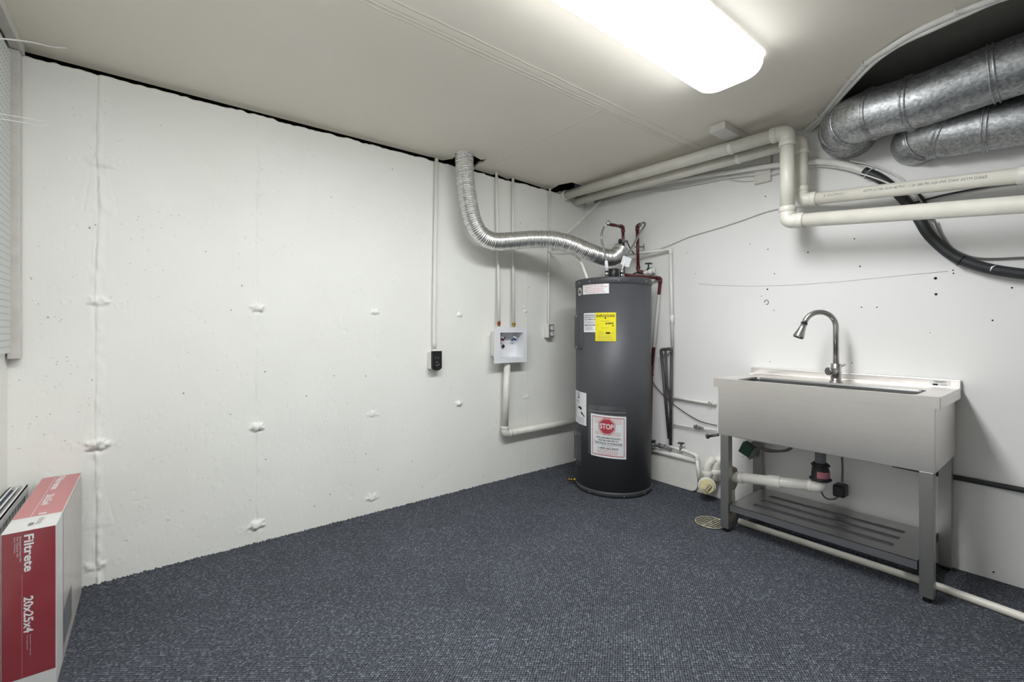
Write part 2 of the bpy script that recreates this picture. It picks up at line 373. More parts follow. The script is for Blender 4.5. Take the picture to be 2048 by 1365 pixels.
# ------------------------------------------------------------ the room
XW, YB = -3.41, -5.0      # far left wall and rear wall
def blotch(rg, a, b, k):
    n = rg.randn(a, b); m = int(k*2)
    for ax in (0, 1):
        for _ in range(2): n = sum(np.roll(n, j, ax) for j in range(-m//2, m//2+1))
    return n/n.std()
def wall_left():
    nx, nz = 1000, 300; x0, x1 = XW, 0.12; zt = 2.245
    X, Z = np.meshgrid(np.linspace(x0, x1, nx), np.linspace(0, 1, nz)); rg = np.random.RandomState(3)
    def sm1(n, k, amp):
        a = rg.randn(n+k*2); ker = np.hanning(k+2); ker /= np.sqrt((ker**2).sum()); return np.convolve(a, ker, 'same')[k:k+n]*amp
    top = zt+sm1(nx, 14, .0022)+sm1(nx, 60, .0018)
    Zw = Z*top[None, :]; H = np.zeros_like(X)
    def wander(n): return sm1(nz, 6, .0009)+sm1(nz, 90, .0035)
    seams = [(onY(198, 500, 0).x, .0055, .011), (onY(514, 700, 0).x, .003, .006), (onY(1053, 600, 0).x, .0009, .005), (onY(918, 600, 0).x, .0006, .004), (onY(750, 600, 0).x, .0004, .004)]
    zz = Zw[:, 0]
    for i, (sx, a, wd) in enumerate(seams):
        c = sx+wander(nz)*(1 if i < 2 else .3); amp = a*(1+.5*np.clip(sm1(nz, 8, 1), -1, 1.5))
        D = X-c[:, None]
        if i < 2:
            nz_ = blotch(rg, nz, nx, 2.2); H += (.0016 if i == 0 else .0008)*nz_*np.exp(-(np.abs(D)/(wd*1.9))**3)
        H += amp[:, None]*np.exp(-(D/wd)**2) - .55*amp[:, None]*np.exp(-((D+wd*.9)/(wd*.35))**2)
        if i == 0:
            for z0, s0 in ((1.64, .30), (.62, .34), (.25, .2)):   # flared plaster streaks over the ties
                tt = np.clip((Zw-z0)/s0, 0, 1); fl = (Zw > z0)*(1-tt); sw = .012+.045*fl
                H += .0022*fl*np.exp(-(np.abs(D)/sw)**3)
                H -= .002*fl*(np.exp(-((D-sw)/.004)**2)+np.exp(-((D+sw)/.004)**2))
    KN = blotch(rg, nz, nx, 2.2)
    def knob(px, py, r, h, asp=.55, lip=.0):
        p = onY(px, py, 0); dx = (X-p.x)/r; dz = (Zw-p.z)/(r*asp); q = np.sqrt(dx**2+dz**2)
        jag = 1+.18*np.sin(5*np.arctan2(dz, dx)+px)+.14*np.sin(11*np.arctan2(dz, dx)+py); H[:] += h*(1+.35*KN)/(1+np.exp((q-jag)*14))
        H[:] -= .5*h*np.exp(-((dz+1.25)/.3)**2-(dx/.8)**2)
    for px, py, r, h in ((197, 603, .032, .009), (200, 322, .045, .006), (196, 890, .036, .017), (190, 1132, .034, .006), (515, 616, .030, .014), (513, 855, .030, .014), (513, 1050, .035, .01),
                         (520, 385, .03, .004), (750, 625, .022, .009), (745, 828, .03, .007), (745, 995, .035, .007), (918, 630, .024, .010), (918, 808, .024, .011), (1050, 623, .02, .006), (1047, 615, .02, .004), (1052, 795, .022, .005)):
        knob(px, py, r, h)
    for px, py in ((135, 604), (135, 893), (237, 1122), (240, 885), (240, 610), (480, 1062), (500, 1060), (145, 318), (246, 326), (478, 385), (545, 385)):
        p = onY(px, py, 0); q = np.sqrt(((X-p.x)/.016)**2+((Zw-p.z)/.013)**2); H += .0022*np.exp(-((q-1)/.25)**2)
    # pits and trowel lumps
    for k in range(1100):
        cx = rg.uniform(x0, 0); cz = rg.uniform(.02, 2.2) if rg.rand() < .45 else rg.uniform(.02, .75); r = rg.uniform(.0035, .009)
        i0 = int((cx-x0)/(x1-x0)*(nx-1)); j0 = int(cz/zt*(nz-1)); di = int(r*3/(x1-x0)*nx)+3; dj = int(r*3/zt*nz)+3
        sl = (slice(max(0, j0-dj), j0+dj), slice(max(0, i0-di), i0+di)); d2 = ((X[sl]-cx)/r)**2+((Zw[sl]-cz)/(r*rg.uniform(.5, 1.1)))**2
        H[sl] += rg.choice([-.0020, -.0015, .0014])*np.exp(-d2)
    lo = np.cumsum(rg.randn(nx))*0; H += lo[None, :]
    vs = np.stack([X, -H, Zw], -1).reshape(-1, 3)
    idx = np.arange(nx*nz).reshape(nz, nx); q = np.stack([idx[:-1, :-1], idx[:-1, 1:], idx[1:, 1:], idx[1:, :-1]], -1).reshape(-1, 4)
    # back face and rough top of the wall
    n0 = len(vs); tb = np.stack([X[-1], np.full(nx, .25), Zw[-1]], -1); vs = np.vstack([vs, tb]); t0 = idx[-1]
    q2 = np.stack([t0[:-1], t0[1:], n0+np.arange(1, nx), n0+np.arange(nx-1)], -1); q = np.vstack([q, q2])
    me = bpy.data.meshes.new('wall_left'); me.from_pydata(vs.tolist(), [], q.tolist()); me.materials.append(M['conc'])
    me.polygons.foreach_set('use_smooth', [True]*len(q)); o = bpy.data.objects.new('wall_left', me); S.collection.objects.link(o); o['kind'] = 'structure'
    return o
wall_left()
mb = MB(); mb.box(0, .12, YB-.1, 0, 0, 2.6)
wr = struct(mb, 'wall_right', M['wall2'])
mb = MB(); mb.box(XW-.1, XW, YB-.1, .25, 0, 2.6); struct(mb, 'wall_near_left', M['conc'])
mb = MB(); mb.box(XW, 0, YB-.1, YB, 0, 2.6); struct(mb, 'wall_rear', M['wall2'])
# carpet floor with a ragged edge against the concrete
mb = MB(); rg = random.Random(5); n = 900; rows = [[], [], []]
for i in range(n+1):
    x = XW-.05+(0-XW+.05)*i/n; rows[0].append((x, YB, 0)); rows[1].append((x, -.018, 0)); rows[2].append((x, -.001, .002+.008*rg.random()**1.5))
vs = rows[0]+rows[1]+rows[2]; fs = []
for r_ in range(2):
    for i in range(n): a = r_*(n+1)+i; fs.append((a, a+1, a+n+2, a+n+1))
mb.add(vs, fs, 0, False); struct(mb, 'floor', M['carpet'])
# ceiling board with the broken edge and cut-outs
H1 = onZ(900, 318, ZC); H2 = onZ(968, 322, ZC)
def cp(px, py): p = onZ(px, py, ZC); return (p.x, p.y)
out = [(XW, .05), (cp(600, 250)[0], .045), (cp(860, 312)[0], .035), (cp(868, 316)[0], .03), cp(884, 321), cp(905, 318), cp(915, 309), cp(930, 306), cp(945, 311), cp(962, 320), cp(974, 318), cp(966, 326), cp(958, 327), cp(950, 334), cp(946, 338), cp(962, 343), cp(985, 350), cp(992, 348), cp(1000, 352), cp(1015, 359), cp(1022, 357), cp(1035, 360), cp(1060, 368), cp(1090, 378), cp(1103, 379), cp(1118, 370), cp(1144, 365), cp(1168, 373), (-.12, -.09), (-.0, -.06)]
cab = [(1612, 256), (1640, 230), (1665, 200), (1700, 158), (1737, 120), (1775, 92), (1810, 70), (1860, 46), (1930, 16)]
cut = [(0.0, cp(1603, 265)[1]+.02)]+[cp(x+3, y-2) for x, y in cab]
xe = cut[-1][0]; cut += [(xe-.01, -2.7), (xe-.01, YB)]
outl = out+cut+[(XW, YB)]
mb = MB(); mb.prism([(x, y, ZC) for x, y in outl], (0, 0, .016)); struct(mb, 'ceiling', M['ceil'])
mb = MB()
cc = cut
for a, b in zip(cc[:-1], cc[1:]): mb.add([(a[0], a[1], ZC+.016), (b[0], b[1], ZC+.016), (b[0], b[1], ZR), (a[0], a[1], ZR)], [(0, 1, 2, 3)], 0)
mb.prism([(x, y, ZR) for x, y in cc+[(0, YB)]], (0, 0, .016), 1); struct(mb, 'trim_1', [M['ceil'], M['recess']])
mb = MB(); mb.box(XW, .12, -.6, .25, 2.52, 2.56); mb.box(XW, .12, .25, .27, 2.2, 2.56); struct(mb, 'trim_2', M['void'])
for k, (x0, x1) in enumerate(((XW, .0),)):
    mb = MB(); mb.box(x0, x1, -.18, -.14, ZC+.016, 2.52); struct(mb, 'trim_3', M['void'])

# nail holes and old marks in the smooth wall: parts of the wall
holes = [(1374, 506, 2), (1391, 548, 2), (1549, 548, 2.5), (1616, 505, 3.2), (1720, 533, 3), (1535, 579, 3.6), (1523, 593, 1.8), (1548, 621, 2.2), (1723, 615, 2.4), (1754, 615, 2.4), (1871, 557, 5), (1872, 589, 4.5), (1906, 541, 2.2), (1907, 547, 2.4),
         (2024, 576, 2.8), (1985, 641, 2.6), (1704, 726, 2), (1540, 724, 2), (1709, 478, 2.6), (1500, 488, 2), (1536, 499, 2.6), (1531, 393, 3), (1860, 666, 1.5), (1485, 914, 2), (1987, 1145, 3)]
for px, py, s_ in holes:
    p = onX(px, py, 0); r = s_*.5*2.3/F; mb = MB(); mb.cyl(p+V((-.0012, 0, 0)), p+V((.004, 0, 0)), r, 10); mb.build('nail_hole', M['dark'], wr)
mb = MB(); p = onX(1533, 605, 0); mb.tube([p+V((-.002, .012*math.cos(a), .014*math.sin(a))) for a in [x*.4 for x in range(13)]], .002, 6); mb.build('wall_anchor', M['grey'], wr)
mb = MB(); mb.tube([onX(px, py, -.0003) for px, py in ((1397, 568), (1430, 571), (1500, 573), (1580, 571), (1680, 564), (1800, 552), (1896, 543))], .0009, 5); mb.build('pencil_line', M['grey'], wr)

# ------------------------------------------------------------ ceiling lights
def fixture(x0, x1, y0, y1, label, lens):
    t = thing('ceiling_light', label, 'ceiling light', ((x0+x1)/2, (y0+y1)/2, ZC))
    mb = MB(); mb.box(x0+.02, x1-.02, y0+.03, y1-.03, ZC-.03, ZC-.0005, 0, .004); mb.build('base_plate', M['white'], t)
    # wraparound lens: rounded in plan and in section
    mb = MB(); nr = 9; prof = [(0, .0)]; D = .078; R = .07; vs = []; fs = []
    levels = [(ZC-.004, 0.0)]+[(ZC-.02-(D-.02)*math.sin(a), .045*(1-math.cos(a))) for a in [k*math.pi/2/10 for k in range(11)]]
    def ring(z, ins, rad=.075):
        r = max(rad-ins*.4, .01); a0, a1, b0, b1 = x0+ins, x1-ins, y0+ins, y1-ins; pts = []
        for cx, cy, s0 in ((a1-r, b1-r, 0), (a0+r, b1-r, 90), (a0+r, b0+r, 180), (a1-r, b0+r, 270)):
            for k in range(nr+1):
                a = math.radians(s0+90*k/nr); pts.append((cx+r*math.cos(a), cy+r*math.sin(a), z))
        return pts
    n = 4*(nr+1)
    for z, ins in levels: vs += ring(z, ins)
    for i in range(len(levels)-1):
        for k in range(n): fs.append((i*n+k, i*n+(k+1) % n, (i+1)*n+(k+1) % n, (i+1)*n+k))
    fs.append(tuple(range((len(levels)-1)*n, len(levels)*n))); mb.add(vs, fs, 0, [True]*(len(fs)-1)+[False]); mb.build('lens', lens, t)
    return t
fixture(LX0, LX1, LY0, LY1, 'long white glowing wraparound light on the ceiling', M['lens'])
fixture(QX0, QX1, QY0, QY1, 'second wraparound light, end to end with the first, over the left side', M['lens2'])

# ------------------------------------------------------------ water heater
HC = V((-.348, -.579, 0)); HR = .265; HH = 1.4745; TH0 = math.radians(219.1)
def hcyl(px, py, r=HR):
    d = ray(px, py); o = CAM-HC; a = d.x**2+d.y**2; b = 2*(o.x*d.x+o.y*d.y); c = o.x**2+o.y**2-r*r; D = b*b-4*a*c
    t = (-b-math.sqrt(max(D, 0)))/(2*a); p = CAM+d*t; return math.atan2(p.y-HC.y, p.x-HC.x) % (2*math.pi), p.z
def hpt(th, z, r): return V((HC.x+r*math.cos(th), HC.y+r*math.sin(th), z))
def lathe(mb, prof, seg=72, mat=0, c=HC):
    vs = []; fs = []
    for r, z in prof:
        for k in range(seg): a = 2*math.pi*k/seg; vs.append((c.x+r*math.cos(a), c.y+r*math.sin(a), c.z+z))
    for i in range(len(prof)-1):
        for k in range(seg): k2 = (k+1) % seg; fs.append((i*seg+k, i*seg+k2, (i+1)*seg+k2, (i+1)*seg+k))
    mb.add(vs, fs, mat, True)
wh = thing('water_heater', 'tall dark grey cylindrical water heater standing in the corner', 'water heater', HC)
mb = MB(); mb.tube([HC+V((0, 0, .012)), HC+V((0, 0, 1.432))], HR, 96); mb.build('jacket', M['jacket'], wh)
mb = MB(); mb.tube([HC+V((0, 0, 1.428)), HC+V((0, 0, 1.432)), HC+V((0, 0, 1.464)), HC+V((0, 0, 1.470)), HC+V((0, 0, 1.4745))], [HR+.001, HR+.004, HR+.004, HR+.002, HR-.006], 96); mb.build('top_pan', M['jackd'], wh)
mb = MB(); mb.tube([HC+V((0, 0, .001)), HC+V((0, 0, .030)), HC+V((0, 0, .036))], [HR+.006, HR+.005, HR+.001], 96); mb.build('bottom_pan', M['jackd'], wh)
for px in (1160, 1180, 1238, 1252, 1291):
    th, z = hcyl(px, 562); mb = MB(); z = 1.449; mb.cyl(hpt(th, z, HR), hpt(th, z, HR+.008), .004, 8); mb.build('screw', M['zinc'], wh)
for px in (1180, 1248, 1288):
    th, z = hcyl(px, 990); mb = MB(); mb.cyl(hpt(th, .015, HR), hpt(th, .015, HR+.009), .004, 8); mb.build('screw', M['zinc'], wh)
def hsheet(mb, px0, py0, px1, py1, r=HR, skew=0):
    t0, z1 = hcyl(px0, py0, r); t1, z0 = hcyl(px1, py1, r)
    def mp(u, v, off): return hpt(t0+u/r, z1+v+skew*u, r+.0012+off)     # u from the left edge, v = 0 at the top, negative down
    return Sheet(mb, mp), (t1-t0)*r, z0-z1
# instruction strip
mb = MB(); s, W, Hh = hsheet(mb, 1166, 566, 1218, 587); s.rect(0, W, Hh, 0, 0, 0, 14); s.fine(W*.05, W*.95, Hh*.95, Hh*.08, 6, 1, seed=3, fill=.3)
mb.build('pink_label', [M['paper'], M['pink']], wh, 'pale label with pink print')
mb = MB(); th, z = hcyl(1160, 584); mb2 = []
for k in range(24): a = 2*math.pi*k/24; mb2.append(hpt(th+.030*math.cos(a)/HR, z+.030*math.sin(a), HR+.002))
mb.add(mb2, [tuple(range(24))], 0); s = Sheet(mb, lambda u, v, off: hpt(th+u/HR, z+v, HR+.0028+off)); s.text('RHEEM', -.020, .020, -.012, .004, 1, bold=True); s.rect(-.012, .012, .008, .014, 1, .0005); mb.build('round_badge', [M['badge'], M['ink']], wh, 'round pale badge')
mb = MB(); s, W, Hh = hsheet(mb, 1168, 627, 1193, 665); s.rect(0, W, Hh, 0, 0, 0, 8)
for i, tx in enumerate(('ATTENTION AND SAFE', 'INSTALLATION TO THE', 'LOCAL PLUMBING CODE')): s.text(tx, W*.06, W*.97, Hh*(.15+.11*i), Hh*(.08+.11*i), 1, bold=True)
s.fine(W*.05, W*.9, Hh*.55, Hh*.42, 2, 2, seed=4); s.text('1-866-720-2076', W*.05, W*.99, Hh*.67, Hh*.59, 1, bold=True); s.fine(W*.08, W*.8, Hh*.9, Hh*.7, 3, 2, seed=5)
mb.build('white_label', [M['paper'], M['ink'], M['inkg']], wh, 'white notice label left of the yellow one')
mb = MB(); s, W, Hh = hsheet(mb, 1191, 626, 1232, 683); s.rect(0, W, Hh, 0, 0, .0008, 12)
s.text('ENERGYGUIDE', W*.06, W*.94, Hh*.155, Hh*.07, 1, .0014, True); s.rect(W*.48, W*.53, Hh*.20, Hh*.14, 1, .0015); s.poly([(W*.46, Hh*.19), (W*.56, Hh*.19), (W*.51, Hh*.225)], 1, .0015)
s.fine(W*.22, W*.75, Hh*.32, Hh*.28, 1, 2, .0014, seed=6); s.text('$489', W*.5, W*.88, Hh*.42, Hh*.345, 1, .0014, True)
s.rect(W*.1, W*.86, Hh*.48, Hh*.465, 1, .0014); s.poly([(W*.86, Hh*.485), (W*.92, Hh*.42), (W*.80, Hh*.465)], 1, .0015); s.fine(W*.3, W*.65, Hh*.55, Hh*.52, 1, 2, .0014, seed=7)
s.rect(W*.52, W*.73, Hh*.745, Hh*.685, 1, .0014); s.fine(W*.12, W*.45, Hh*.78, Hh*.64, 3, 2, .0014, seed=8, fill=.2); s.fine(W*.78, W*.9, Hh*.74, Hh*.69, 1, 2, .0014, seed=9); s.fine(W*.08, W*.9, Hh*.98, Hh*.80, 5, 2, .0014, seed=10, fill=.25)
mb.build('yellow_energy_label', [M['yellow'], M['ink'], M['inkg']], wh, 'bright yellow energy label')
mb = MB(); s, W, Hh = hsheet(mb, 1151.5, 778, 1173, 851, skew=-.03); s.rect(0, W, Hh, 0, 0, 0, 10)
s.fine(W*.4, W*.65, Hh*.12, Hh*.03, 2, 1, seed=11); s.text('9', W*.45, W*.6, Hh*.24, Hh*.14, 1, bold=True); s.fine(W*.25, W*.6, Hh*.36, Hh*.28, 2, 1, seed=12)
s.rect(W*.42, W*.92, Hh*.42, Hh*.38, 2, .0005); s.text('DANGER', W*.46, W*.88, Hh*.413, Hh*.387, 0, .001, True)
s.poly([(W*.5, Hh*.48), (W*.62, Hh*.45), (W*.75, Hh*.47), (W*.76, Hh*.53), (W*.66, Hh*.56), (W*.6, Hh*.52), (W*.5, Hh*.53)], 1); s.poly([(W*.68, Hh*.6), (W*.78, Hh*.62), (W*.92, Hh*.72), (W*.9, Hh*.75), (W*.72, Hh*.67)], 1)
s.fine(W*.05, W*.4, Hh*.9, Hh*.42, 9, 3, seed=13, fill=.3); s.fine(W*.45, W*.92, Hh*.97, Hh*.78, 5, 3, seed=14, fill=.3)
mb.build('warning_label', [M['paper'], M['ink'], M['crim'], M['inkg']], wh, 'tall white warning label near the left side')
# notice in a plastic sleeve
mb = MB(); s, W, Hh = hsheet(mb, 1178, 809, 1251.5, 914, skew=-.01); s.rect(0, W, Hh, 0, 0, .006, 20); s.rect(0, W, Hh*.125, Hh*.11, 1, .0065, 20); mb.build('clear_sleeve', [M['clear'], M['greyp']], wh, 'clear plastic document sleeve')
mb = MB(); s, W, Hh = hsheet(mb, 1182.5, 826.5, 1252, 916, skew=-.045); s.rect(0, W, Hh, 0, 0, .003, 20)
o_ = .0036
for a, b, c, d in ((.05, .95, .045, .06), (.05, .95, .94, .955)): s.rect(W*a, W*b, Hh*d, Hh*c, 1, o_, 16)
for a, b in ((.05, .065), (.935, .95)): s.rect(W*a, W*b, Hh*.955, Hh*.045, 1, o_)
s.fine(W*.12, W*.36, Hh*.2, Hh*.07, 4, 2, o_, seed=20, fill=.3); s.fine(W*.62, W*.9, Hh*.2, Hh*.07, 4, 2, o_, seed=21, fill=.3); s.fine(W*.12, W*.88, Hh*.48, Hh*.38, 4, 2, o_, seed=22, fill=.3)
cu, cv, R = W*.47, Hh*.26, W*.235
def octa(R): return [(cu+R*math.cos(math.radians(22.5+45*k)), cv+R*math.sin(math.radians(22.5+45*k))) for k in range(8)]
s.convex(octa(R*1.07), 1, .0040); s.convex(octa(R*1.0), 0, .0044); s.convex(octa(R*.93), 1, .0048); s.text('STOP', cu-R*.80, cu+R*.80, cv-R*.32, cv+R*.32, 0, .0054, True)
for i, (tx, a, b) in enumerate((('FOR SAFE MAINTENANCE', .18, .84), ('WATER HEATER TO', .24, .78), ('THE PLACE OF PURCHASE', .13, .89))): s.text(tx, W*a, W*b, Hh*(.555+.062*i), Hh*(.515+.062*i), 3, o_, True)
s.rect(W*.1, W*.9, Hh*.70, Hh*.695, 3, o_, 10); s.fine(W*.3, W*.7, Hh*.745, Hh*.715, 1, 2, o_, seed=23); s.text('1-800-432-8373', W*.24, W*.78, Hh*.80, Hh*.757, 3, o_, True)
s.fine(W*.16, W*.84, Hh*.935, Hh*.81, 5, 2, o_, seed=24, fill=.35)
mb.build('stop_notice', [M['paper'], M['crim'], M['pink'], M['ink']], wh, 'white notice with a red octagonal STOP sign')
# access covers on the left flank
def cover(pxa, pya, pxb, pyb, h=.014):
    t0, z1 = hcyl(pxa, pya); t1, z0 = hcyl(pxb, pyb); t0 -= .10; tc = (t0+t1)/2; hw = (t1-t0)/2; mb = MB(); vs = []; fs = []; nu, nv = 14, 20
    for j in range(nv+1):
        for i in range(nu+1):
            u = -1+2*i/nu; v = -1+2*j/nv; e = max(abs(u), abs(v)*1.0)
            k = min(1, (1-max(abs(u), 0))*4)*min(1, (1-abs(v))*9); rr = HR+.001+h*math.sqrt(max(k, 0))
            vs.append(hpt(tc+hw*u, (z0+z1)/2+(z1-z0)/2*v, rr))
    for j in range(nv):
        for i in range(nu): a = j*(nu+1)+i; fs.append((a, a+1, a+nu+2, a+nu+1))
    mb.add(vs, fs, 0, True); c = mb.build('access_cover', M['jackd'], wh)
    for zf in (.07, .93):
        mb = MB(); zz = z0+(z1-z0)*zf; mb.cyl(hpt(tc, zz, HR+h-.002), hpt(tc, zz, HR+h+.004), .007, 12); mb.build('screw', M['zinc'], c)
    mb = MB()
    for e0, e1, za, zb in ((t0-.02, t1+.02, z1+.006, z1+.009), (t0-.02, t1+.02, z0-.009, z0-.006)): Sheet(mb, lambda u, v, off: hpt(u, v, HR+.003)).rect(e0, e1, za, zb, 0, 0, 6)
    mb.box(0, 0, 0, 0, 0, 0) if False else None
    Sheet(mb, lambda u, v, off: hpt(u, v, HR+.003)).rect(t1+.012, t1+.020, z0-.009, z1+.009, 0); mb.build('cover_edge', M['greyp'], c)
cover(1154, 628, 1165, 701); cover(1153, 862, 1162, 928)
# brass drain valve
th, z = hcyl(1152, 960); mb = MB(); n_ = V((math.cos(th), math.sin(th), 0)); p = hpt(th, z, HR)
mb.cyl(p-n_*.004, p+n_*.02, .013, 12); mb.cyl(p+n_*.02, p+n_*.045, .009, 12); mb.cyl(p+n_*.045, p+n_*.055, .014, 6); mb.build('drain_valve', M['brass'], wh, 'brass drain valve')
# fittings on the top
def toph(px, dep): d = ray(px, 600); p = CAM+d*dep; return V((p.x, p.y, 0))
fl = toph(1227, 3.2); mb = MB(); mb.cyl(fl+V((0, 0, HH-.01)), fl+V((0, 0, 1.547)), .040, 32, 0, .002); mb.build('vent_collar', M['black'], wh, 'black round collar on top')
npL = toph(1213.5, 3.12); npR = toph(1243, 3.2)
for p in (npL, npR):
    mb = MB(); mb.cyl(p+V((0, 0, HH-.012)), p+V((0, 0, HH+.012)), .016, 6); mb.cyl(p+V((0, 0, HH+.012)), p+V((0, 0, HH+.045)), .012, 16); mb.build('nipple', M['chrome'], wh)

# ------------------------------------------------------------ braided connectors and red pipes
def paththing(name, label, cat, pts, r, mat, group=None, seg=12, extra=None, step=None):
    mb = MB(); mb.tube(pts, r, seg); o = solo(mb, name, mat, label, cat, group); return o
fx = thing('flexible_connector', 'braided steel water connector curving up from the left side of the heater top', 'water connector', npL+V((0, 0, HH+.04)), 'braided connectors above the heater')
pl = [npL+V((0, 0, HH+.04)), atD(1213, 528, 3.12), atD(1210, 508, 3.14), atD(1203.5, 482, 3.17), atD(1203, 470, 3.18), atD(1208, 455, 3.2), atD(1213, 450, 3.2)]
mb = MB(); mb.tube(catmull(pl, 10), .0075, 12); mb.build('hose', M['braid'], fx)
for a, b in ((pl[0], pl[0]+V((0, 0, .03))), (pl[-1], pl[-1]+(pl[-1]-pl[-2]).normalized()*.03)): mb = MB(); mb.cyl(a, b, .014, 6); mb.build('nut', M['chrome'], fx)
mb = MB(); a = atD(1212.5, 522, 3.11); b = atD(1213.5, 538, 3.11); mb.cyl(b, a, .013, 12, 0, .002, .011); mb.build('paper_sleeve', M['paper'], fx, 'white wrapped label')
fy = thing('flexible_connector', 'braided steel water connector slanting up to the right above the heater', 'water connector', npR+V((0, 0, HH+.04)), 'braided connectors above the heater')
pr = [npR+V((0, 0, HH+.04)), atD(1246, 533, 3.2), atD(1253, 515, 3.21), atD(1266, 492, 3.24), atD(1279, 468, 3.27), atD(1289, 453, 3.3), atD(1290, 447, 3.32), atD(1285, 446, 3.35), atD(1281, 450, 3.38)]
mb = MB(); mb.tube(catmull(pr, 10), .0075, 12); mb.build('hose', M['braid'], fy)
for a, b in ((pr[0], pr[0]+V((0, 0, .03))), (pr[-1], pr[-1]+(pr[-1]-pr[-2]).normalized()*.02)): mb = MB(); mb.cyl(a, b, .014, 6); mb.build('nut', M['chrome'], fy)
mb = MB(); c = atD(1252, 523, 3.2); u = RGT*.030+UP*-.010; v_ = UP*.030+RGT*.010; n_ = FWD*-.004
for sg in (1, -1):
    a = c+n_*2; vs = [a-v_*.9-u*(.2 if sg > 0 else .9), a-v_*.9+u*(.9 if sg > 0 else -.2), a+v_*.9+u*(1.0 if sg > 0 else .1), a+v_*.9-u*(.1 if sg > 0 else .8)]
vs = [c-v_-u, c-v_*1.15+u*.1, c-v_*1.1+u, c+v_*.9+u, c+v_+u*.1, c+v_-u]; mb.prism(vs, n_)
mb.build('paper_tag', M['paper'], fy, 'white folded paper tag')
def pipe_run(t, pts, r, mat, bend, fit=1.25, seg=16, name='pipe', elbows=True, fmat=None, collar=.0):
    """straight pipes between corners, an elbow fitting at each corner"""
    pts = [V(p) for p in pts]; cuts = []
    for i in range(len(pts)-1):
        a, b = pts[i], pts[i+1]; d = (b-a).normalized(); L = (b-a).length
        a2 = a+d*(bend*.9 if i > 0 else 0); b2 = b-d*(bend*.9 if i < len(pts)-2 else 0)
        mb = MB(); mb.tube([a2, b2], r, seg); mb.build(name, mat, t)
    if elbows:
        for i in range(1, len(pts)-1):
            da = (pts[i-1]-pts[i]).normalized(); db = (pts[i+1]-pts[i]).normalized(); e = bend
            arc = fillet([pts[i]+da*e*1.35, pts[i], pts[i]+db*e*1.35], e, 10); mb = MB(); mb.tube(arc, r*(1+(fit-1)*.55), seg)
            hl = e*.75
            for d in (da, db):
                s0 = pts[i]+d*(e*1.35); mb.cyl(s0-d*hl*.55, s0+d*hl*.25, r*fit, seg, 0, r*.06)
            mb.build('elbow', fmat or mat, t)
# left red riser
rl = thing('red_water_pipe', 'dark red painted pipe with one elbow, left above the heater', 'water pipe', onX(1249, 540, -.09), 'red painted pipes above the heater')
q = [pl[-1]+V((.005, 0, .02)), atD(1246, 454, 3.4), atD(1246.5, 500, 3.42)]
q[0] = atD(1216, 448.5, 3.21)
pipe_run(rl, q, .0112, M['red'], .026, 1.35)
mb = MB(); a = atD(1246.5, 497, 3.42); b = atD(1248, 548, 3.42); mb.tube([a, b], .009, 10); mb.build('pipe', M['grey'], rl, 'grey unpainted lower length')
for px, py, sx in ((1246, 483, 1), (1247, 507, .7)):
    mb = MB(); c = atD(px, py, 3.40); mb.cyl(c-RGT*.032*sx, c+RGT*.036*sx, .009, 10); mb.sphere(c, .018, 12); mb.build('valve_body', M['greyp'], rl, 'grey valve')
mb = MB(); c = atD(1237.5, 483, 3.36); mb.cyl(c, c+RGT*.02, .018, 12, 0, .003); mb.build('valve_knob', M['ink'], rl, 'black knob'); mb = MB(); mb.tube([atD(1254, 484, 3.38), atD(1262, 500, 3.36), atD(1268, 508, 3.35)], .004, 8); mb.build('valve_handle', M['ink'], rl, 'black valve handle')
# right red riser
rr_ = thing('red_water_pipe', 'dark red painted riser dropping to a green handled valve', 'water pipe', onX(1277, 545, -.09), 'red painted pipes above the heater')
q = [pr[-1], atD(1274.5, 452, 3.42), atD(1276.5, 543, 3.42), atD(1290, 547, 3.40)]
pipe_run(rr_, q, .0118, M['red'], .024, 1.35)
mb = MB(); c = atD(1278, 494, 3.42); mb.cyl(c-RGT*.035, c+RGT*.04, .006, 8); mb.cyl(c+RGT*.036-UP*.02, c+RGT*.036+UP*.022, .004, 8); mb.build('pipe_clamp', M['grey'], rr_)
bv = thing('gate_valve', 'white painted valve with dark green tee handle behind the heater top', 'valve', atD(1298, 550, 3.38))
mb = MB(); a = atD(1287, 547, 3.39); b = atD(1310, 541, 3.36); d = (b-a).normalized(); mb.cyl(a, a+d*.03, .012, 12); mb.sphere(a+d*.045, .024, 14); mb.cyl(a+d*.03, b, .016, 14); mb.cyl(b-d*.02, b, .022, 16, 0, .002); mb.build('valve_body', M['wpaint'], bv)
mb = MB(); mb.cyl(b, b+d*.0008, .014, 14); mb.build('outlet', M['dark'], bv)
mb = MB(); c = atD(1297, 542, 3.37); mb.cyl(c, c+UP*.05, .006, 8); mb.cyl(c, c+UP*.022, .012, 8); mb.tube([c+UP*.052-RGT*.026, c+UP*.056, c+UP*.052+RGT*.026], .006, 8); mb.build('handle', M['green'], bv)
# relief line: red, then white, then red again
p0 = atD(1250, 550, 3.30); p1 = atD(1321, 557, 3.36); p2 = atD(1303, 742, 3.34); p3 = atD(1300, 880, 3.34)
rv = thing('relief_pipe', 'red and white discharge pipe leaning down the right side of the heater', 'water pipe', p3)
def mask(t, x, y, z): return t.math('MULTIPLY', t.math('LESS_THAN', z, atD(1318, 590, 3.36).z), t.math('GREATER_THAN', z, atD(1305, 695, 3.35).z))
M['relief'] = two_tone('red_and_white_paint', (88, 36, 36), (206, 203, 198), mask)
pipe_run(rv, [p0, p1, p2, p3], .0118, M['relief'], .022, 1.3)
mb = MB(); c = atD(1266, 549, 3.31); mb.tube([c, c+RGT*.02+UP*.012, c+RGT*.06+UP*.004], .005, 8); mb.build('relief_lever', M['ink'], rv, 'black lever')

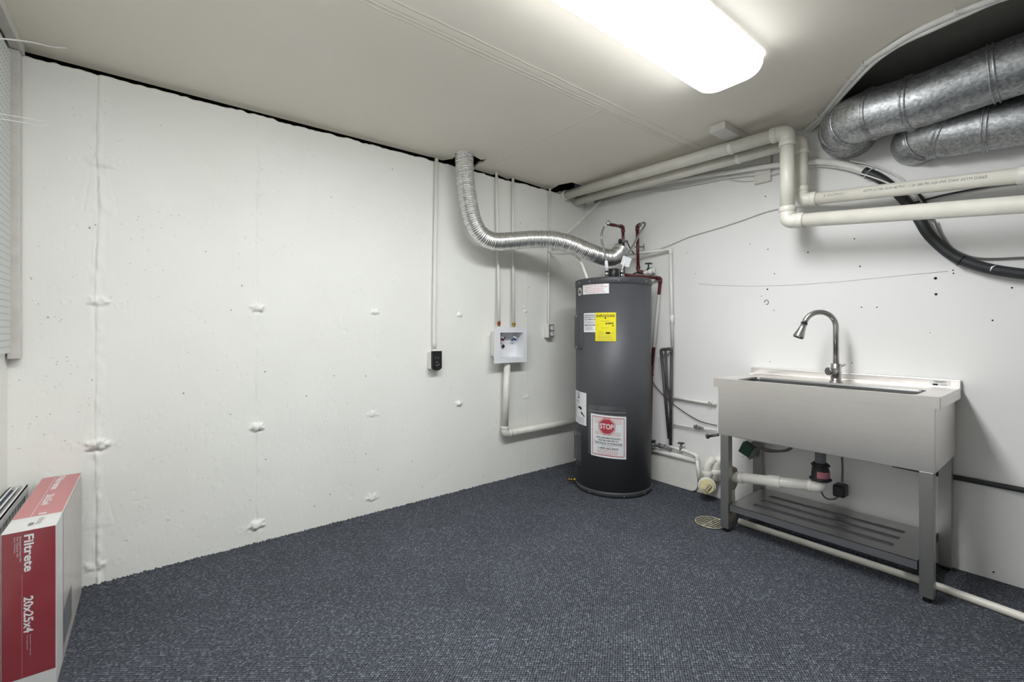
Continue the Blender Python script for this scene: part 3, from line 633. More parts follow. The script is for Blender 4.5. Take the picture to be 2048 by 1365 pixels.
# ------------------------------------------------------------ pipes on the right wall beside the heater
def wp(px, py, x=-.03): return onX(px, py, x)
t = thing('white_water_pipe', 'thin white pipe with one elbow running down the right wall beside the heater', 'water pipe', wp(1344, 694))
pipe_run(t, [wp(1258, 509, -.10), wp(1341, 499, -.035), wp(1344.5, 694, -.035)], .010, M['wpaint'], .022, 1.3)
mb = MB(); mb.cyl(wp(1343.6, 631, -.035), wp(1343.8, 646, -.035), .0135, 12, 0, .002); mb.build('coupling', M['wpaint'], t)
t = thing('grey_pipe_loop', 'three dark grey insulated pipes joined on top beside the heater', 'water pipe', wp(1340, 895))
pipe_run(t, [wp(1338, 878, -.05), wp(1322, 700, -.06), wp(1343, 698, -.045), wp(1341, 892, -.04)], .0105, M['dkpipe'], .020, 1.2)
mb = MB(); mb.tube([wp(1331, 700, -.052), wp(1334, 770, -.05), wp(1340, 800, -.046), wp(1342, 830, -.044)], .0085, 12); mb.build('pipe', M['dkpipe'], t, 'middle pipe')
t = thing('white_wall_pipe', 'white pipe running level to a screwed clip left of the sink', 'water pipe', wp(1385, 806))
mb = MB(); mb.tube([wp(1347, 796, -.02), wp(1432, 809, -.02)], .009, 10); mb.build('pipe', M['wpaint'], t)
mb = MB(); c = wp(1422, 805, -.02); mb.cyl(c, c+V((-.02, 0, 0)), .013, 14, 0, .003); mb.cyl(c+V((-.02, 0, 0)), c+V((-.024, 0, 0)), .005, 8, 1); mb.build('pipe_clip', [M['wpaint'], M['grey']], t)
t = thing('small_grey_pipe', 'short grey pipe with inline valve, lower of two running to the sink', 'water pipe', wp(1385, 856))
mb = MB(); mb.tube([wp(1346, 849, -.02), wp(1365, 852, -.022), wp(1432, 861, -.025)], .0065, 10); mb.build('pipe', M['wpaint'], t)
mb = MB(); mb.cyl(wp(1388, 853.5, -.024), wp(1400, 856, -.024), .011, 10, 0, .002); mb.cyl(wp(1400, 856, -.024), wp(1408, 858, -.024), .009, 6); mb.cyl(wp(1393, 852, -.024), wp(1393, 850, -.045), .005, 8); mb.build('valve', M['greyp'], t)
mb = MB(); mb.tube(catmull([wp(1300, 755, -.02), wp(1315, 778, -.015), wp(1340, 803, -.015), wp(1370, 826, -.012), wp(1400, 843, -.012), wp(1434, 852, -.012)], 8), .0028, 6)
solo(mb, 'thin_cable', M['ink'], 'thin black cable sagging across the wall from heater to sink', 'cable')
# hose bibs and pipe at the foot of the wall
t = thing('brass_valve_set', 'grimy pipe with hose tap beside the base of the heater', 'valve', wp(1320, 893))
mb = MB(); mb.tube([wp(1290, 888, -.06), wp(1325, 893, -.05), wp(1342, 900, -.045)], .011, 12); mb.cyl(wp(1318, 892, -.05), wp(1330, 894, -.05), .017, 8); mb.cyl(wp(1300, 889, -.055), wp(1310, 890, -.055), .019, 8); mb.build('pipe', M['greyp'], t)
mb = MB(); c = wp(1306, 889, -.055); mb.cyl(c, c+UP*.02, .008, 8); mb.cyl(c+UP*.02, c+UP*.028, .02, 10); mb.build('handle', M['ink'], t, 'black handle'); mb = MB(); c = wp(1319, 892, -.05); mb.cyl(c, c+UP*.018, .006, 8); mb.build('handle', M['ink'], t, 'black handle')
t = thing('water_pipe_with_tap', 'grey pipe with a blue-grey wheel handle bending down by the skirting', 'water pipe', wp(1396, 962))
pipe_run(t, [wp(1336, 893, -.045), wp(1372, 903, -.05), wp(1393, 912, -.05), wp(1399, 964, -.05)], .0115, M['wpaint'], .016, 1.2)
mb = MB(); c = wp(1362, 900, -.05); mb.cyl(c-UP*.002, c+UP*.022, .012, 10); mb.cyl(c+UP*.02, c+UP*.036, .007, 10); mb.build('bonnet', M['greyp'], t)
mb = MB(); c = c+UP*.044; mb.tube([c+RGT*.022, c+RGT*.008+UP*.004, c, c-RGT*.008+UP*.004, c-RGT*.022], .006, 8); mb.tube([c+FWD*.022, c, c-FWD*.022], .006, 8); mb.cyl(c-UP*.012, c+UP*.006, .007, 8); mb.build('handle', M['blue'] if False else M['dkpipe'], t, 'dark blue-grey handle')
# white sheet at the foot of the wall
a = wp(1270, 896, -.03); b = wp(1394, 918, -.03); zt = (a.z+b.z)/2; y0 = a.y; y1 = b.y; mb = MB(); R = .05; ol = [(-.026, y0, .004), (-.026, y1+R, .004)]
ol += [(-.026, y1+R-R*math.sin(k*math.pi/12), .004+R-R*math.cos(k*math.pi/12)) for k in range(1, 7)]+[(-.026, y1, zt), (-.026, y0, zt)]
mb.prism(ol, (.024, 0, 0)); mb.tube([(-.026, y0, zt), (-.026, y1, zt)], .020, 14); solo(mb, 'skirting_panel', M['wpaint'], 'low white painted panel with rounded corner at the wall foot', 'panel')

# ------------------------------------------------------------ foil duct
duct = [atD(928, 300, 3.0), atD(929, 330, 3.01), atD(932, 370, 3.02), atD(938, 410, 3.02), atD(946, 443, 3.02), atD(962, 470, 3.04), atD(988, 483, 3.08), atD(1025, 482, 3.13), atD(1065, 479, 3.17), atD(1105, 480, 3.19), atD(1142, 489, 3.22), atD(1175, 503, 3.25), atD(1203, 513, 3.3), atD(1222, 516, 3.34), atD(1236, 509, 3.37), atD(1244, 500, 3.385)]
t = thing('foil_duct', 'ribbed silver foil duct curving from the ceiling hole to the heater', 'duct', duct[0]-V((0, 0, 1)))
pts = resample(catmull(duct, 24), .0030); rs = []
for i in range(len(pts)):
    k = i % 4; rs.append(.0575+(.0032 if k in (0, 1) else -.0020)+.0012*math.sin(i*.37))
mb = MB(); mb.tube(pts, rs, 40, 0, False); mb.build('foil_hose', M['foil'], t)
mb = MB()
for i in range(8, len(pts)-10, 7):    # wire helix glinting through the foil
    d = (pts[i+1]-pts[i-1]).normalized(); u = d.orthogonal().normalized(); w_ = d.cross(u)
    mb.tube([pts[i]+d*(.012*k/24)+(u*math.cos(2*math.pi*k/24)+w_*math.sin(2*math.pi*k/24))*.0608 for k in range(25)], .0011, 5, 0, False)
o = mb.build('wire_coil', M['chrome'], t)
mb = MB(); d = (pts[-1]-pts[-4]).normalized(); u = d.orthogonal().normalized(); w_ = d.cross(u)
mb.tube([pts[-2]+(u*math.cos(2*math.pi*k/32)+w_*math.sin(2*math.pi*k/32))*.061 for k in range(33)], .003, 6, 0, False); mb.build('duct_clamp', M['greyp'], t)

# ------------------------------------------------------------ washing machine outlet box
YF = -.09
t = thing('washer_outlet_box', 'white plastic washing machine outlet box on the concrete wall', 'outlet box', (-.90, -.04, .86), None)
x0, x1 = -1.053, -.751; z0, z1 = .880, 1.139; bx0, bx1, bz0, bz1 = -1.000, -.785, .918, 1.100
mb = MB(); fw = .0
for a, b, c, d in ((x0, bx0, z0, z1), (bx1, x1, z0, z1), (bx0, bx1, z0, bz0), (bx0, bx1, bz1, z1)): mb.box(a, b, YF-.006, YF, c, d)
mb.build('face_frame', M['white'], t)
mb = MB(); w_ = .004; d0 = -.012
mb.box(bx0-w_, bx0, d0, YF, bz0-w_, bz1+w_); mb.box(bx1, bx1+w_, d0, YF, bz0-w_, bz1+w_); mb.box(bx0, bx1, d0, YF, bz1, bz1+w_); mb.box(bx0, bx1, d0, YF, bz0-w_, bz0); mb.box(bx0-w_, bx1+w_, d0, d0+.004, bz0-w_, bz1+w_)
mb.box(bx0+.03, bx0+.12, d0-.03, d0, bz0, bz0+.012, 0, .004); mb.build('recess', M['white'], t)
mb = MB(); mb.box(-1.018, -1.004, -.085, -.004, .93, 1.11); mb.build('mounting_bracket', M['wpaint'], t)
def valve(px, mat):
    c = onY(px, 672, -.05); c.z = bz1-.002; mb = MB(); mb.cyl(c, c-UP*.028, .010, 12); mb.sphere(c-UP*.034, .013, 12); mb.cyl(c-UP*.034, c-UP*.034+V((.006, -.025, -.005)), .009, 12); v = mb.build('valve', M['chrome'], t)
    mb = MB(); e = c-UP*.055; mb.tube([e-V((.02, 0, .0)), e+UP*.006, e+V((.02, 0, 0))], .0065, 8); mb.cyl(e, e+UP*.02, .006, 8); mb.build('handle', mat, v)
valve(1003, M['redp']); valve(1027.5, M['blue'])
mb = MB(); c = onY(1006, 693, -.02); mb.cyl(c, c+V((0, -.004, 0)), .013, 20, 0); mb.cyl(c+V((0, -.004, 0)), c+V((0, -.006, 0)), .006, 12, 1); mb.build('knockout', [M['dkpipe'], M['black']], t, 'dark round knockout plug')
def wallpipe(pts, r, label, fit=M['copper']):
    t = thing('supply_pipe', label, 'water pipe', pts[-1], 'supply pipes down to the washer box')
    mb = MB(); mb.tube(pts, r, 12); mb.build('pipe', M['wpaint'], t)
    a = V(pts[-1]); mb = MB(); mb.cyl(a-UP*.001, a-UP*.014, .012, 10); mb.cyl(a-UP*.014, a-UP*.020, .0155, 6); mb.cyl(a-UP*.020, a-UP*.036, .0105, 10); mb.build('fitting', fit, t); return t
wallpipe([onY(993, 345, -.025), onY(993.5, 420, -.03), onY(997, 560, -.035), onY(998, 643, -.055)], .0105, 'white supply pipe with copper fitting, left of the pair above the washer box')
wallpipe([onY(1026, 357, -.025), onY(1026, 500, -.03), onY(1027.5, 645, -.05)], .0100, 'white supply pipe with brass fitting, right of the pair above the washer box', M['brass'])
t = thing('washer_drain_pipe', 'white pipe dropping from the washer box and turning behind the heater', 'drain pipe', onY(1010, 868, -.05))
a = onY(1014.5, 724, -.055); b = onY(1009.5, 868, -.05); c = onY(1190, 866, -.05); c.z = b.z; pipe_run(t, [a, b, c], .0245, M['pvcw'], .036, 1.2, 24)
# ------------------------------------------------------------ wall outlets
t = thing('black_outlet', 'black socket in a white surface box under a long conduit', 'electrical outlet', (-1.49, -.03, .852))
mb = MB(); mb.box(-1.529, -1.454, -.046, -.002, .862, .975, 0, .005); mb.build('back_box', M['wpaint'], t)
mb = MB(); zc = .975; ol = [(-1.527, -.046, .98), (-1.456, -.046, .98)]+[(-1.4915+.0355*math.cos(math.pi*k/12), -.046, .875-.022*math.sin(math.pi*k/12)) for k in range(13)]; mb.prism(ol, (0, -.016, 0)); f = mb.build('socket_face', M['black'], t)
mb = MB()
for px, pz, w_ in ((-1.503, .938, .004), (-1.483, .936, .004)): mb.box(px-w_/2, px+w_/2, -.0635, -.061, pz-.006, pz+.006)
mb.box(-1.500, -1.486, -.0640, -.061, .905, .911); mb.tube([(-1.502, -.063, .893), (-1.492, -.064, .884), (-1.48, -.063, .889), (-1.474, -.063, .898)], .0022, 6); mb.build('slots', M['inkg'], f)
mb = MB(); mb.cyl((-1.49, -.028, .975), (-1.49, -.028, .992), .014, 14, 0, .002); mb.box(-1.512, -1.470, -.032, -.024, .984, .988); mb.build('connector', M['wpaint'], t)
def conduit(pts, r, label, grp=None):
    mb = MB(); mb.tube(fillet(pts, .06, 8), r, 12); return solo(mb, 'conduit', M['wpaint'], label, 'conduit', grp)
conduit([onY(873, 318, -.018), onY(868, 640, -.018), onY(868, 672, -.018), V((-1.49, -.026, .996))], .0125, 'long white conduit running down to the black socket', None)
t = thing('duplex_outlet', 'small dark double socket in a white box below a thin conduit', 'electrical outlet', (-.46, -.03, 1.05))
mb = MB(); mb.box(-.492, -.430, -.052, -.002, 1.056, 1.166, 0, .005); mb.build('back_box', M['wpaint'], t)
mb = MB(); mb.box(-.488, -.434, -.059, -.0521, 1.060, 1.163, 0, .004); f = mb.build('socket_face', M['greyp'], t, 'dark grey face plate')
for zz in (1.088, 1.134):
    mb = MB(); mb.cyl((-.461, -.0592, zz), (-.461, -.0645, zz), .018, 20, 0, .001); mb.box(-.468, -.465, -.0655, -.0644, zz-.002, zz+.008, 1); mb.box(-.457, -.454, -.0655, -.0644, zz-.002, zz+.008, 1); mb.build('receptacle', [M['wpaint'], M['ink']], f)
mb = MB(); cq = fillet([onY(1100, 378, -.018), onY(1097.5, 560, -.018), onY(1097, 625, -.018), V((-.462, -.022, 1.167))], .05, 8); mb.tube(cq, .0085, 10)
t = thing('conduit', 'thin white conduit running down to the small double socket', 'conduit', cq[-1]); mb.build('tube', M['wpaint'], t)
mb = MB(); mb.cyl(onY(1097.6, 546, -.018), onY(1097.6, 552, -.018), .012, 12, 0, .001); mb.build('coupling', M['wpaint'], t)
# cable whip from the conduit to the heater
mb = MB(); mb.tube(catmull([onY(1097, 503, -.02), onY(1115, 507, -.10), atD(1145, 508, 3.45), atD(1160, 522, 3.3), atD(1170, 545, 3.22), atD(1175, 560, 3.2)], 10), .0095, 12); solo(mb, 'power_cable', M['wpaint'], 'pale flexible cable arching from the wall to the heater top', 'cable')
mb = MB(); mb.tube([onX(1214, 390, -.02), onY(1097, 504, -.03)], .0085, 10); solo(mb, 'conduit', M['wpaint'], 'thin white conduit slanting across the corner behind the foil duct', 'conduit')

# ------------------------------------------------------------ PVC pipes
rA, rB = .0355, .0325; XA, XB = -.27, -.155
grp = 'thick cream drain pipes high on the right wall'
t = thing('drain_pipe', 'thick cream drain pipe nearer the room, lower of the two level runs', 'drain pipe', onX(1577, 440, XA), grp)
A0 = onX(1126, 387, XA); A1 = onX(1573, 264, XA); A2 = onX(1577, 443, XA); A3 = onX(2100, 405, XA+.01); A2.y = A1.y = (A1.y+A2.y)/2
A0.z = 2.235; 
A3 = on_to(A2, A3)
pipe_run(t, [A0, A1, A2, A3], rA, M['pvc'], .052, 1.16, 32)
mb = MB(); d = (A1-A0).normalized(); mb.cyl(A0-d*.02, A0+d*.045, rA*1.15, 28, 0, .003); mb.cyl(A0-d*.05, A0-d*.02, rA*1.25, 28, 0, .003); mb.build('elbow', M['pvc'], t)
t = thing('drain_pipe', 'thick cream drain pipe nearer the wall, upper of the two level runs', 'drain pipe', onX(1603, 400, XB), grp)
B0 = onX(1153, 396, XB); B1 = onX(1600, 283, XB); B2 = onX(1606, 400, XB); B3 = onX(2100, 344, XB); B2.y = B1.y = (B1.y+B2.y)/2
B0.z = 2.20
B3 = on_to(B2, B3)
pipe_run(t, [B0, B1, B2, B3], rB, M['pvc'], .048, 1.16, 32)
mb = MB(); d = (B3-B2).normalized(); a = onX(2036, 350, XB); k = (a-B2).dot(d); a = B2+d*k; mb.cyl(a, a+d*.12, rB*1.18, 32, 0, .003); mb.build('coupling', M['pvcw'], t, 'white coupling')
mb = MB(); ang = math.radians(-8); nn = V((-math.cos(ang), 0, math.sin(ang)))
L0 = B2+d*.115
def mp(u, v, off):
    a_ = v/rB+.1; n_ = V((-math.cos(a_), 0, math.sin(a_))); n_ = (n_-d*n_.dot(d)).normalized(); return L0+d*u+n_*(rB+.0006+off)
s = Sheet(mb, mp); s.text('2 IN PVC', .0, .09, -.006, .004, 0, 0); mb.build('printed_text', M['inkg'], t, 'short faint lettering near the elbow'); mb = MB(); s = Sheet(mb, mp); s.text('ASTM D1785 SCH 40 PVC-1120 280 PSI NSF-PW DWV ASTM D2665', .17, .60, -.006, .006, 0, 0); mb.build('printed_text', M['inkg'], t, 'faint grey printed lettering')
# wood block and straps
b0 = onZ(1450, 241, ZC); b1 = onZ(1420, 253, ZC); mb = MB(); mb.box(b0.x, -.06, min(b0.y, b1.y), max(b0.y, b1.y), ZC-.042, ZC-.0005, 0, .003); solo(mb, 'wood_block', M['paint'], 'white painted timber block on the ceiling above the pipes', 'wood block')
print('block', b0, b1)
def strap(c, r, axis, top, label):
    t = MB(); axis = axis.normalized(); u = axis.cross(UP).normalized(); w_ = u.cross(axis).normalized()
    if w_.z < 0: w_ = -w_
    arc = [c+(u*math.cos(a)+w_*math.sin(a))*(r+.002) for a in [math.radians(-190+20*k) for k in range(11)]]+[V((arc_.x, arc_.y, top)) for arc_ in []]
    pts = [V((arc[0].x, arc[0].y, top))]+arc+[c+u*(r+.002)+UP*.01]
    vs = []; fs = []
    for p in pts: vs += [p-axis*.010, p+axis*.010]
    for i in range(len(pts)-1): fs.append((2*i, 2*i+1, 2*i+3, 2*i+2))
    # give the band a thickness
    n0 = len(vs); vs += [v+(v-c).normalized()*.0015 for v in vs]; fs += [tuple(n0+k for k in reversed(f)) for f in fs]
    t.add(vs, fs, 0, True)
    for q in (.45, .8):
        p = V((arc[0].x, arc[0].y, arc[0].z+(top-arc[0].z)*q)); t.cyl(p, p-u*.0025*(1 if True else -1), .003, 8, 1)
    return solo(t, 'pipe_strap', [M['wpaint'], M['dark']], label, 'pipe strap', 'perforated straps holding the cream pipes')
dA = (A1-A0).normalized(); dB = (B1-B0).normalized()
ka = onX(1463, 295, XA); cA = A0+dA*((ka-A0).dot(dA)); cB = B0+dB*((onX(1478, 315, XB)-B0).dot(dB))
strap(cA, rA, dA, ZC-.042, 'pale perforated strap around the nearer cream pipe below the wood block')
strap(cB, rB, dB, ZC-.042, 'pale perforated strap around the rear cream pipe near the wood block')
# grey conduits and cables tucked under the pipes
mb = MB(); mb.tube([onX(1190, 404, -.06), onX(1380, 342, -.055), onX(1500, 304, -.05), onX(1600, 281, -.05)], .014, 14); mb.cyl(onX(1525, 300, -.05), onX(1537, 296, -.05), .018, 14, 0, .002); mb.cyl(onX(1545, 294, -.05), onX(1550, 292.5, -.05), .018, 14, 0, .002)
solo(mb, 'conduit', M['grey'], 'dull grey conduit hidden behind the cream pipes', 'conduit')
mb = MB(); c = onX(1497, 313, -.05); mb.box(c.x-.02, c.x-.016, c.y-.012, c.y+.012, c.z-.03, c.z+.03, 0, .001); mb.box(c.x-.02, -.001, c.y-.010, c.y+.010, c.z+.022, c.z+.028); mb.cyl(c+V((-.0215, 0, -.012)), c+V((-.0195, 0, -.012)), .004, 8, 1); mb.cyl(c+V((-.0215, 0, .012)), c+V((-.0195, 0, .012)), .004, 8, 1)
solo(mb, 'pipe_strap', [M['wpaint'], M['dark']], 'small pale strap end holding the grey conduit', 'pipe strap')
a = onX(1508, 318, -.02); b = onX(1541, 352, -.02); mb = MB(); mb.box(-.02, -.001, b.y, a.y, onX(1525, 366, -.01).z, onX(1525, 296, -.01).z, 0, .002); solo(mb, 'timber_cleat', M['paint'], 'small painted timber cleat on the wall behind the cream pipes', 'wood block')
# refrigerant line: painted length, then black foam
t = thing('insulated_line', 'insulated pipe sweeping down the right wall, white then black foam', 'insulated pipe', onX(1830, 430, -.05))
lp = [(1172, 407), (1240, 386), (1330, 366), (1390, 356), (1470, 343), (1560, 330), (1620, 324), (1660, 325), (1700, 333), (1730, 344)]
mb = MB(); cpts = catmull([onX(x, y, -.035) for x, y in lp], 8); n = len(cpts); mb.tube(cpts, [.011+.007*min(1, i/n*1.3) for i in range(n)], 16); mb.build('painted_length', M['wpaint'], t, 'white painted length')
lp2 = [(1728, 343), (1760, 357), (1790, 381), (1820, 413), (1838, 438), (1855, 466), (1880, 492), (1905, 511), (1925, 521), (1960, 533), (2000, 542), (2060, 550)]
mb = MB(); cpts = catmull([onX(x, y, -.045) for x, y in lp2]+tail(onX(2000, 542, -.045), onX(2060, 550, -.045)), 8); n = len(cpts); mb.tube(cpts, [.023+.004*math.sin(i*.5)*0 for i in range(n)], 22); mb.build('foam_sleeve', M['foam'], t, 'black foam sleeve')
p = onX(1923, 521, -.045); q_ = onX(1932, 525, -.045); d = (q_-p).normalized(); u = V((1, 0, 0)); w_ = d.cross(u).normalized()
mb = MB(); mb.tube([p+(u*math.cos(a)+w_*math.sin(a))*.0245 for a in [k*math.pi/12 for k in range(25)]], .0028, 6, 0, False); mb.build('cable_tie', M['black'], t)
p = onX(1738, 347, -.042); d = (onX(1745, 351, -.042)-p).normalized(); w_ = d.cross(u).normalized()
mb = MB(); mb.tube([p+(u*math.cos(a)*1.0+w_*math.sin(a)*1.25)*.0240 for a in [k*math.pi/12 for k in range(25)]], .0022, 6, 0, False); mb.build('cable_tie', M['white'], t, 'white cable tie')
mb = MB(); p = onX(1984, 537, -.068); mb.tube([onX(1980, 543, -.0685), onX(1984, 535, -.069), onX(1992, 531, -.068)], [.001, .004, .001], 6); mb.build('paint_fleck', M['paper'], t, 'white fleck')
def cable(pts, r, mat, label, x=-.012, n=8, grp=None, name='cable'):
    q = [onX(p[0], p[1], p[2] if len(p) > 2 else x) for p in pts]
    if pts[-1][0] > 2048: q += tail(q[-2], q[-1])
    mb = MB(); mb.tube(catmull(q, n), r, 8); return solo(mb, name, mat, label, 'cable', grp)
cable([(1185, 402), (1250, 388), (1330, 378), (1390, 369), (1450, 357), (1520, 349), (1560, 346), (1620, 333, -.02), (1680, 337, -.03), (1730, 350, -.07), (1775, 366, -.075), (1800, 380, -.07)], .0038, M['cable'], 'thin white cable following the insulated line under the cream pipes', -.02)
cable([(1290, 384), (1340, 380), (1395, 368), (1440, 356), (1470, 361), (1500, 362), (1540, 352), (1570, 342)], .0026, M['cable'], 'slack white wire looping below the cream pipes')
cable([(1700, 322, -.03), (1740, 330), (1775, 343), (1805, 360), (1830, 388), (1845, 405)], .0048, M['cable'], 'pale cable arching over the black foam sleeve', -.015)
cable([(1272, 507, -.06), (1300, 502, -.03), (1340, 490), (1380, 473), (1430, 458), (1480, 442), (1530, 424), (1570, 416), (1620, 413), (1680, 414), (1730, 420), (1775, 420), (1810, 411)], .0032, M['cable'], 'long thin white cable rising along the right wall to the cream pipes')
cable([(1810, 411), (1850, 400), (1890, 390), (1940, 380), (2000, 370), (2060, 363)], .0045, M['foam'], 'short black cable between the two level cream pipes')
cable([(1838, 388), (1848, 402), (1856, 416), (1862, 440)], .006, M['foam'], 'black cable crossing between the two cream pipes', -.02)
cable([(1868, 440, -.03), (1880, 466, -.02), (1900, 493, -.02), (1925, 508, -.02), (1950, 516, -.015), (1985, 518), (2060, 515)], .0045, M['cableg'], 'thin grey cable branching off beside the black foam sleeve')
# ------------------------------------------------------------ sheet metal ducts
def galv(name, label, pts, r, rings, step=.02, seg=48):
    t = thing(name, label, 'duct', V(pts[-1])); cpts = resample(catmull(pts, 16), step); mb = MB(); mb.tube(cpts, r, seg, 0, True); mb.build('duct_body', M['galv'], t)
    for f_ in rings:
        i = min(max(int(f_*(len(cpts)-1)), 1), len(cpts)-2); c = cpts[i]; d = (cpts[i+1]-cpts[i-1]).normalized()
        mb = MB(); mb.tube([c-d*.012, c-d*.007, c-d*.003, c+d*.003, c+d*.007, c+d*.012], [r+.0005, r+.009, r-.0005, r-.0005, r+.009, r+.0005], seg, 0, False); mb.build('seam_bead', M['galv'], t)
    return t, cpts
XD1, XD2 = -.285, -.112
D1 = [V((-.002, -1.917, 2.157)), V((-.07, -1.917, 2.157)), V((-.15, -1.93, 2.155)), V((-.225, -1.98, 2.152)), V((-.262, -2.06, 2.150)), onX(1842, 201, XD1), onX(1930, 169, XD1), onX(2048, 127, XD1), V((XD1, -3.2, 2.185)), V((XD1, -4.99, 2.195))]
t1, cp1 = galv('metal_duct', 'galvanised round duct with elbow, the upper and nearer of two', D1, .113, [.025, .05, .078, .105, .15, .23, .62])
for px, py in ((1898, 192), (1908, 191)):
    dd = ray(px, py).normalized(); best = min(((c-CAM).cross(dd).length, i) for i, c in enumerate(cp1))[1]; c = cp1[best]; tt = (c-CAM).dot(dd); p = CAM+dd*tt; n_ = ((CAM-c).normalized()+(p-c)*3).normalized(); mb = MB(); mb.cyl(c+n_*.108, c+n_*.119, .005, 8); mb.build('screw', M['zinc'], t1)
D2 = [V((-.002, -2.185, 2.03)), V((-.05, -2.19, 2.03)), V((-.09, -2.22, 2.03)), V((-.112, -2.28, 2.028)), onX(1900, 267, XD2), onX(1980, 252, XD2), onX(2048, 240, XD2), V((XD2, -3.2, 1.96)), V((XD2, -4.99, 1.94))]
galv('metal_duct', 'galvanised round duct close to the wall, the lower of two', D2, .1, [.035, .065, .115, .20, .6])
mb = MB(); mb.box(-.012, -.0005, -2.13, -1.80, 2.17, ZR-.001, 0, .001); solo(mb, 'duct_wall_plate', M['galvd'], 'dull sheet metal plate on the wall where the upper duct enters', 'metal plate')
# cable bundle along the edge of the ceiling board
t = thing('cable_bundle', 'bundle of white cables stapled along the ceiling toward the corner', 'cable', onZ(1737, 122, ZC))
cbp = [onZ(x, y, ZC-.008) for x, y in [(1604, 264)]+[(x+1, y+3) for x, y in cab]+[(1990, -6), (2060, -30)]]+tail(onZ(2060, -30, ZC-.008)+V((0, .05, 0)), onZ(2060, -30, ZC-.008), -4.97)
for k, (dx, dz, r) in enumerate(((0, -.004, .0115), (.024, .002, .0095), (.012, -.014, .008))):
    mb = MB(); mb.tube(catmull([p+V((dx, -dx*.5, dz+.003*math.sin(i*1.7+k*2))) for i, p in enumerate(cbp)], 8), r, 10); mb.build('cable', M['cable'], t)
for px, py in ((1643, 230), (1703, 158), (1735, 127), (1925, 21)):
    c = onZ(px, py, ZC-.01); c2 = onZ(px+6, py-5, ZC-.01); d = (c2-c).normalized(); sd = d.cross(UP).normalized(); mb = MB(); mb.tube([c-sd*.014+UP*.012, c-sd*.014-UP*.010, c+sd*.024-UP*.012, c+sd*.024+UP*.01], .0024, 6); mb.build('staple', M['wpaint'], t)
c = onZ(1731, 121, ZC-.001); mb = MB(); mb.tube([c, c-UP*.012, c-UP*.018+V((.01, 0, 0)), c-UP*.012+V((.018, .002, 0))], .004, 8); solo(mb, 'ceiling_hook', M['wpaint'], 'small white hook beside the ceiling cable bundle', 'hook')

# ------------------------------------------------------------ stainless sink
SX0, SX1 = -.490, -.020; SY0, SY1 = -2.338, -1.402; SZ = .850
t = thing('utility_sink', 'stainless steel utility sink on four legs with a slatted undershelf', 'sink', ((SX0+SX1)/2, (SY0+SY1)/2, 0))
OX0, OX1, OY0, OY1 = -.445, -.215, -2.255, -1.505
# deck with rolled front, basin opening
mb = MB(); r_ = .03
def rrect(x0, x1, y0, y1, r, z, n=6):
    pts = []
    for cx, cy, s0 in ((x1-r, y1-r, 0), (x0+r, y1-r, 90), (x0+r, y0+r, 180), (x1-r, y0+r, 270)):
        for k in range(n+1): a = math.radians(s0+90*k/n); pts.append((cx+r*math.cos(a), cy+r*math.sin(a), z))
    return pts
outer = rrect(SX0, SX1, SY0, SY1, .004, SZ); inner = rrect(OX0, OX1, OY0, OY1, r_, SZ-.003); n = len(outer)
def skin(mb, rings, mat=0, smooth=False):
    n = len(rings[0]); vs = [p for r in rings for p in r]; fs = []
    for i in range(len(rings)-1):
        for k in range(n): fs.append((i*n+k, i*n+(k+1) % n, (i+1)*n+(k+1) % n, (i+1)*n+k))
    mb.add(vs, fs, mat, smooth)
skin(mb, [rrect(SX0, SX1, SY0, SY1, .004, SZ-.048), outer, rrect(SX0+.010, SX1-.004, SY0+.010, SY1-.010, .006, SZ+.0005), rrect(SX0+.016, SX1-.006, SY0+.016, SY1-.016, .006, SZ-.003), inner])
skin(mb, [rrect(SX0, SX1, SY0, SY1, .004, SZ-.048), rrect(SX0+.012, SX1-.004, SY0+.012, SY1-.012, .004, SZ-.048)])
mb.build('deck', M['steel'], t)
mb = MB(); skin(mb, [inner, rrect(OX0+.002, OX1-.002, OY0+.002, OY1-.002, r_, SZ-.012), rrect(OX0+.008, OX1-.008, OY0+.008, OY1-.008, r_, SZ-.25), rrect(OX0+.03, OX1-.03, OY0+.03, OY1-.03, r_, SZ-.275)]); mb.add(rrect(OX0+.03, OX1-.03, OY0+.03, OY1-.03, r_, SZ-.275), [tuple(range(n))], 0)
mb.build('basin', M['basin'], t)
mb = MB(); mb.box(-.024, -.004, SY0, SY1, SZ-.01, .886, 0, .002); mb.box(-.030, -.022, SY0+.002, SY1-.002, SZ-.003, SZ+.004, 0, .002); bs = mb.build('splashback', M['steel'], t)
mb = MB(); p = onX(1870, 768, -.0245)
def mp(u, v, off): return V((-.0245-off, p.y-u, p.z+v))
s = Sheet(mb, mp); s.rect(-.018, .055, -.020, .018, 0, 0); s.text('TRINITY', -.005, .04, .006, .014, 1, .0005, True); s.rect(-.008, .010, -.008, .001, 1, .0005); s.fine(.018, .045, -.008, .001, 2, 2, .0005); s.fine(-.01, .045, -.018, -.010, 2, 2, .0005); mb.build('maker_sticker', [M['greyp'] if False else M['card'], M['ink'], M['inkg']], bs, 'small silver sticker')
mb = MB(); p = onX(1532, 743, -.0245); s = Sheet(mb, lambda u, v, off: V((-.0245-off, p.y-u, p.z+v))); s.text('TRINITY', .01, .085, -.008, -.001, 0, .0003); mb.build('pale_marks', M['zinc'], bs, 'faint pale lettering')  # faint pale lettering at the left of the splashback
AZ0, AZ1 = .535, SZ-.049; mb = MB(); ins = .018
x0, x1, y0, y1 = SX0+ins, SX1-.006, SY0+ins, SY1-ins
skin(mb, [rrect(x0, x1, y0, y1, .003, AZ1), rrect(x0, x1, y0, y1, .003, AZ0+.003), rrect(x0+.003, x1, y0+.003, y1-.003, .003, AZ0)]); mb.add(rrect(x0+.003, x1, y0+.003, y1-.003, .003, AZ0), [tuple(reversed(range(n)))], 0)
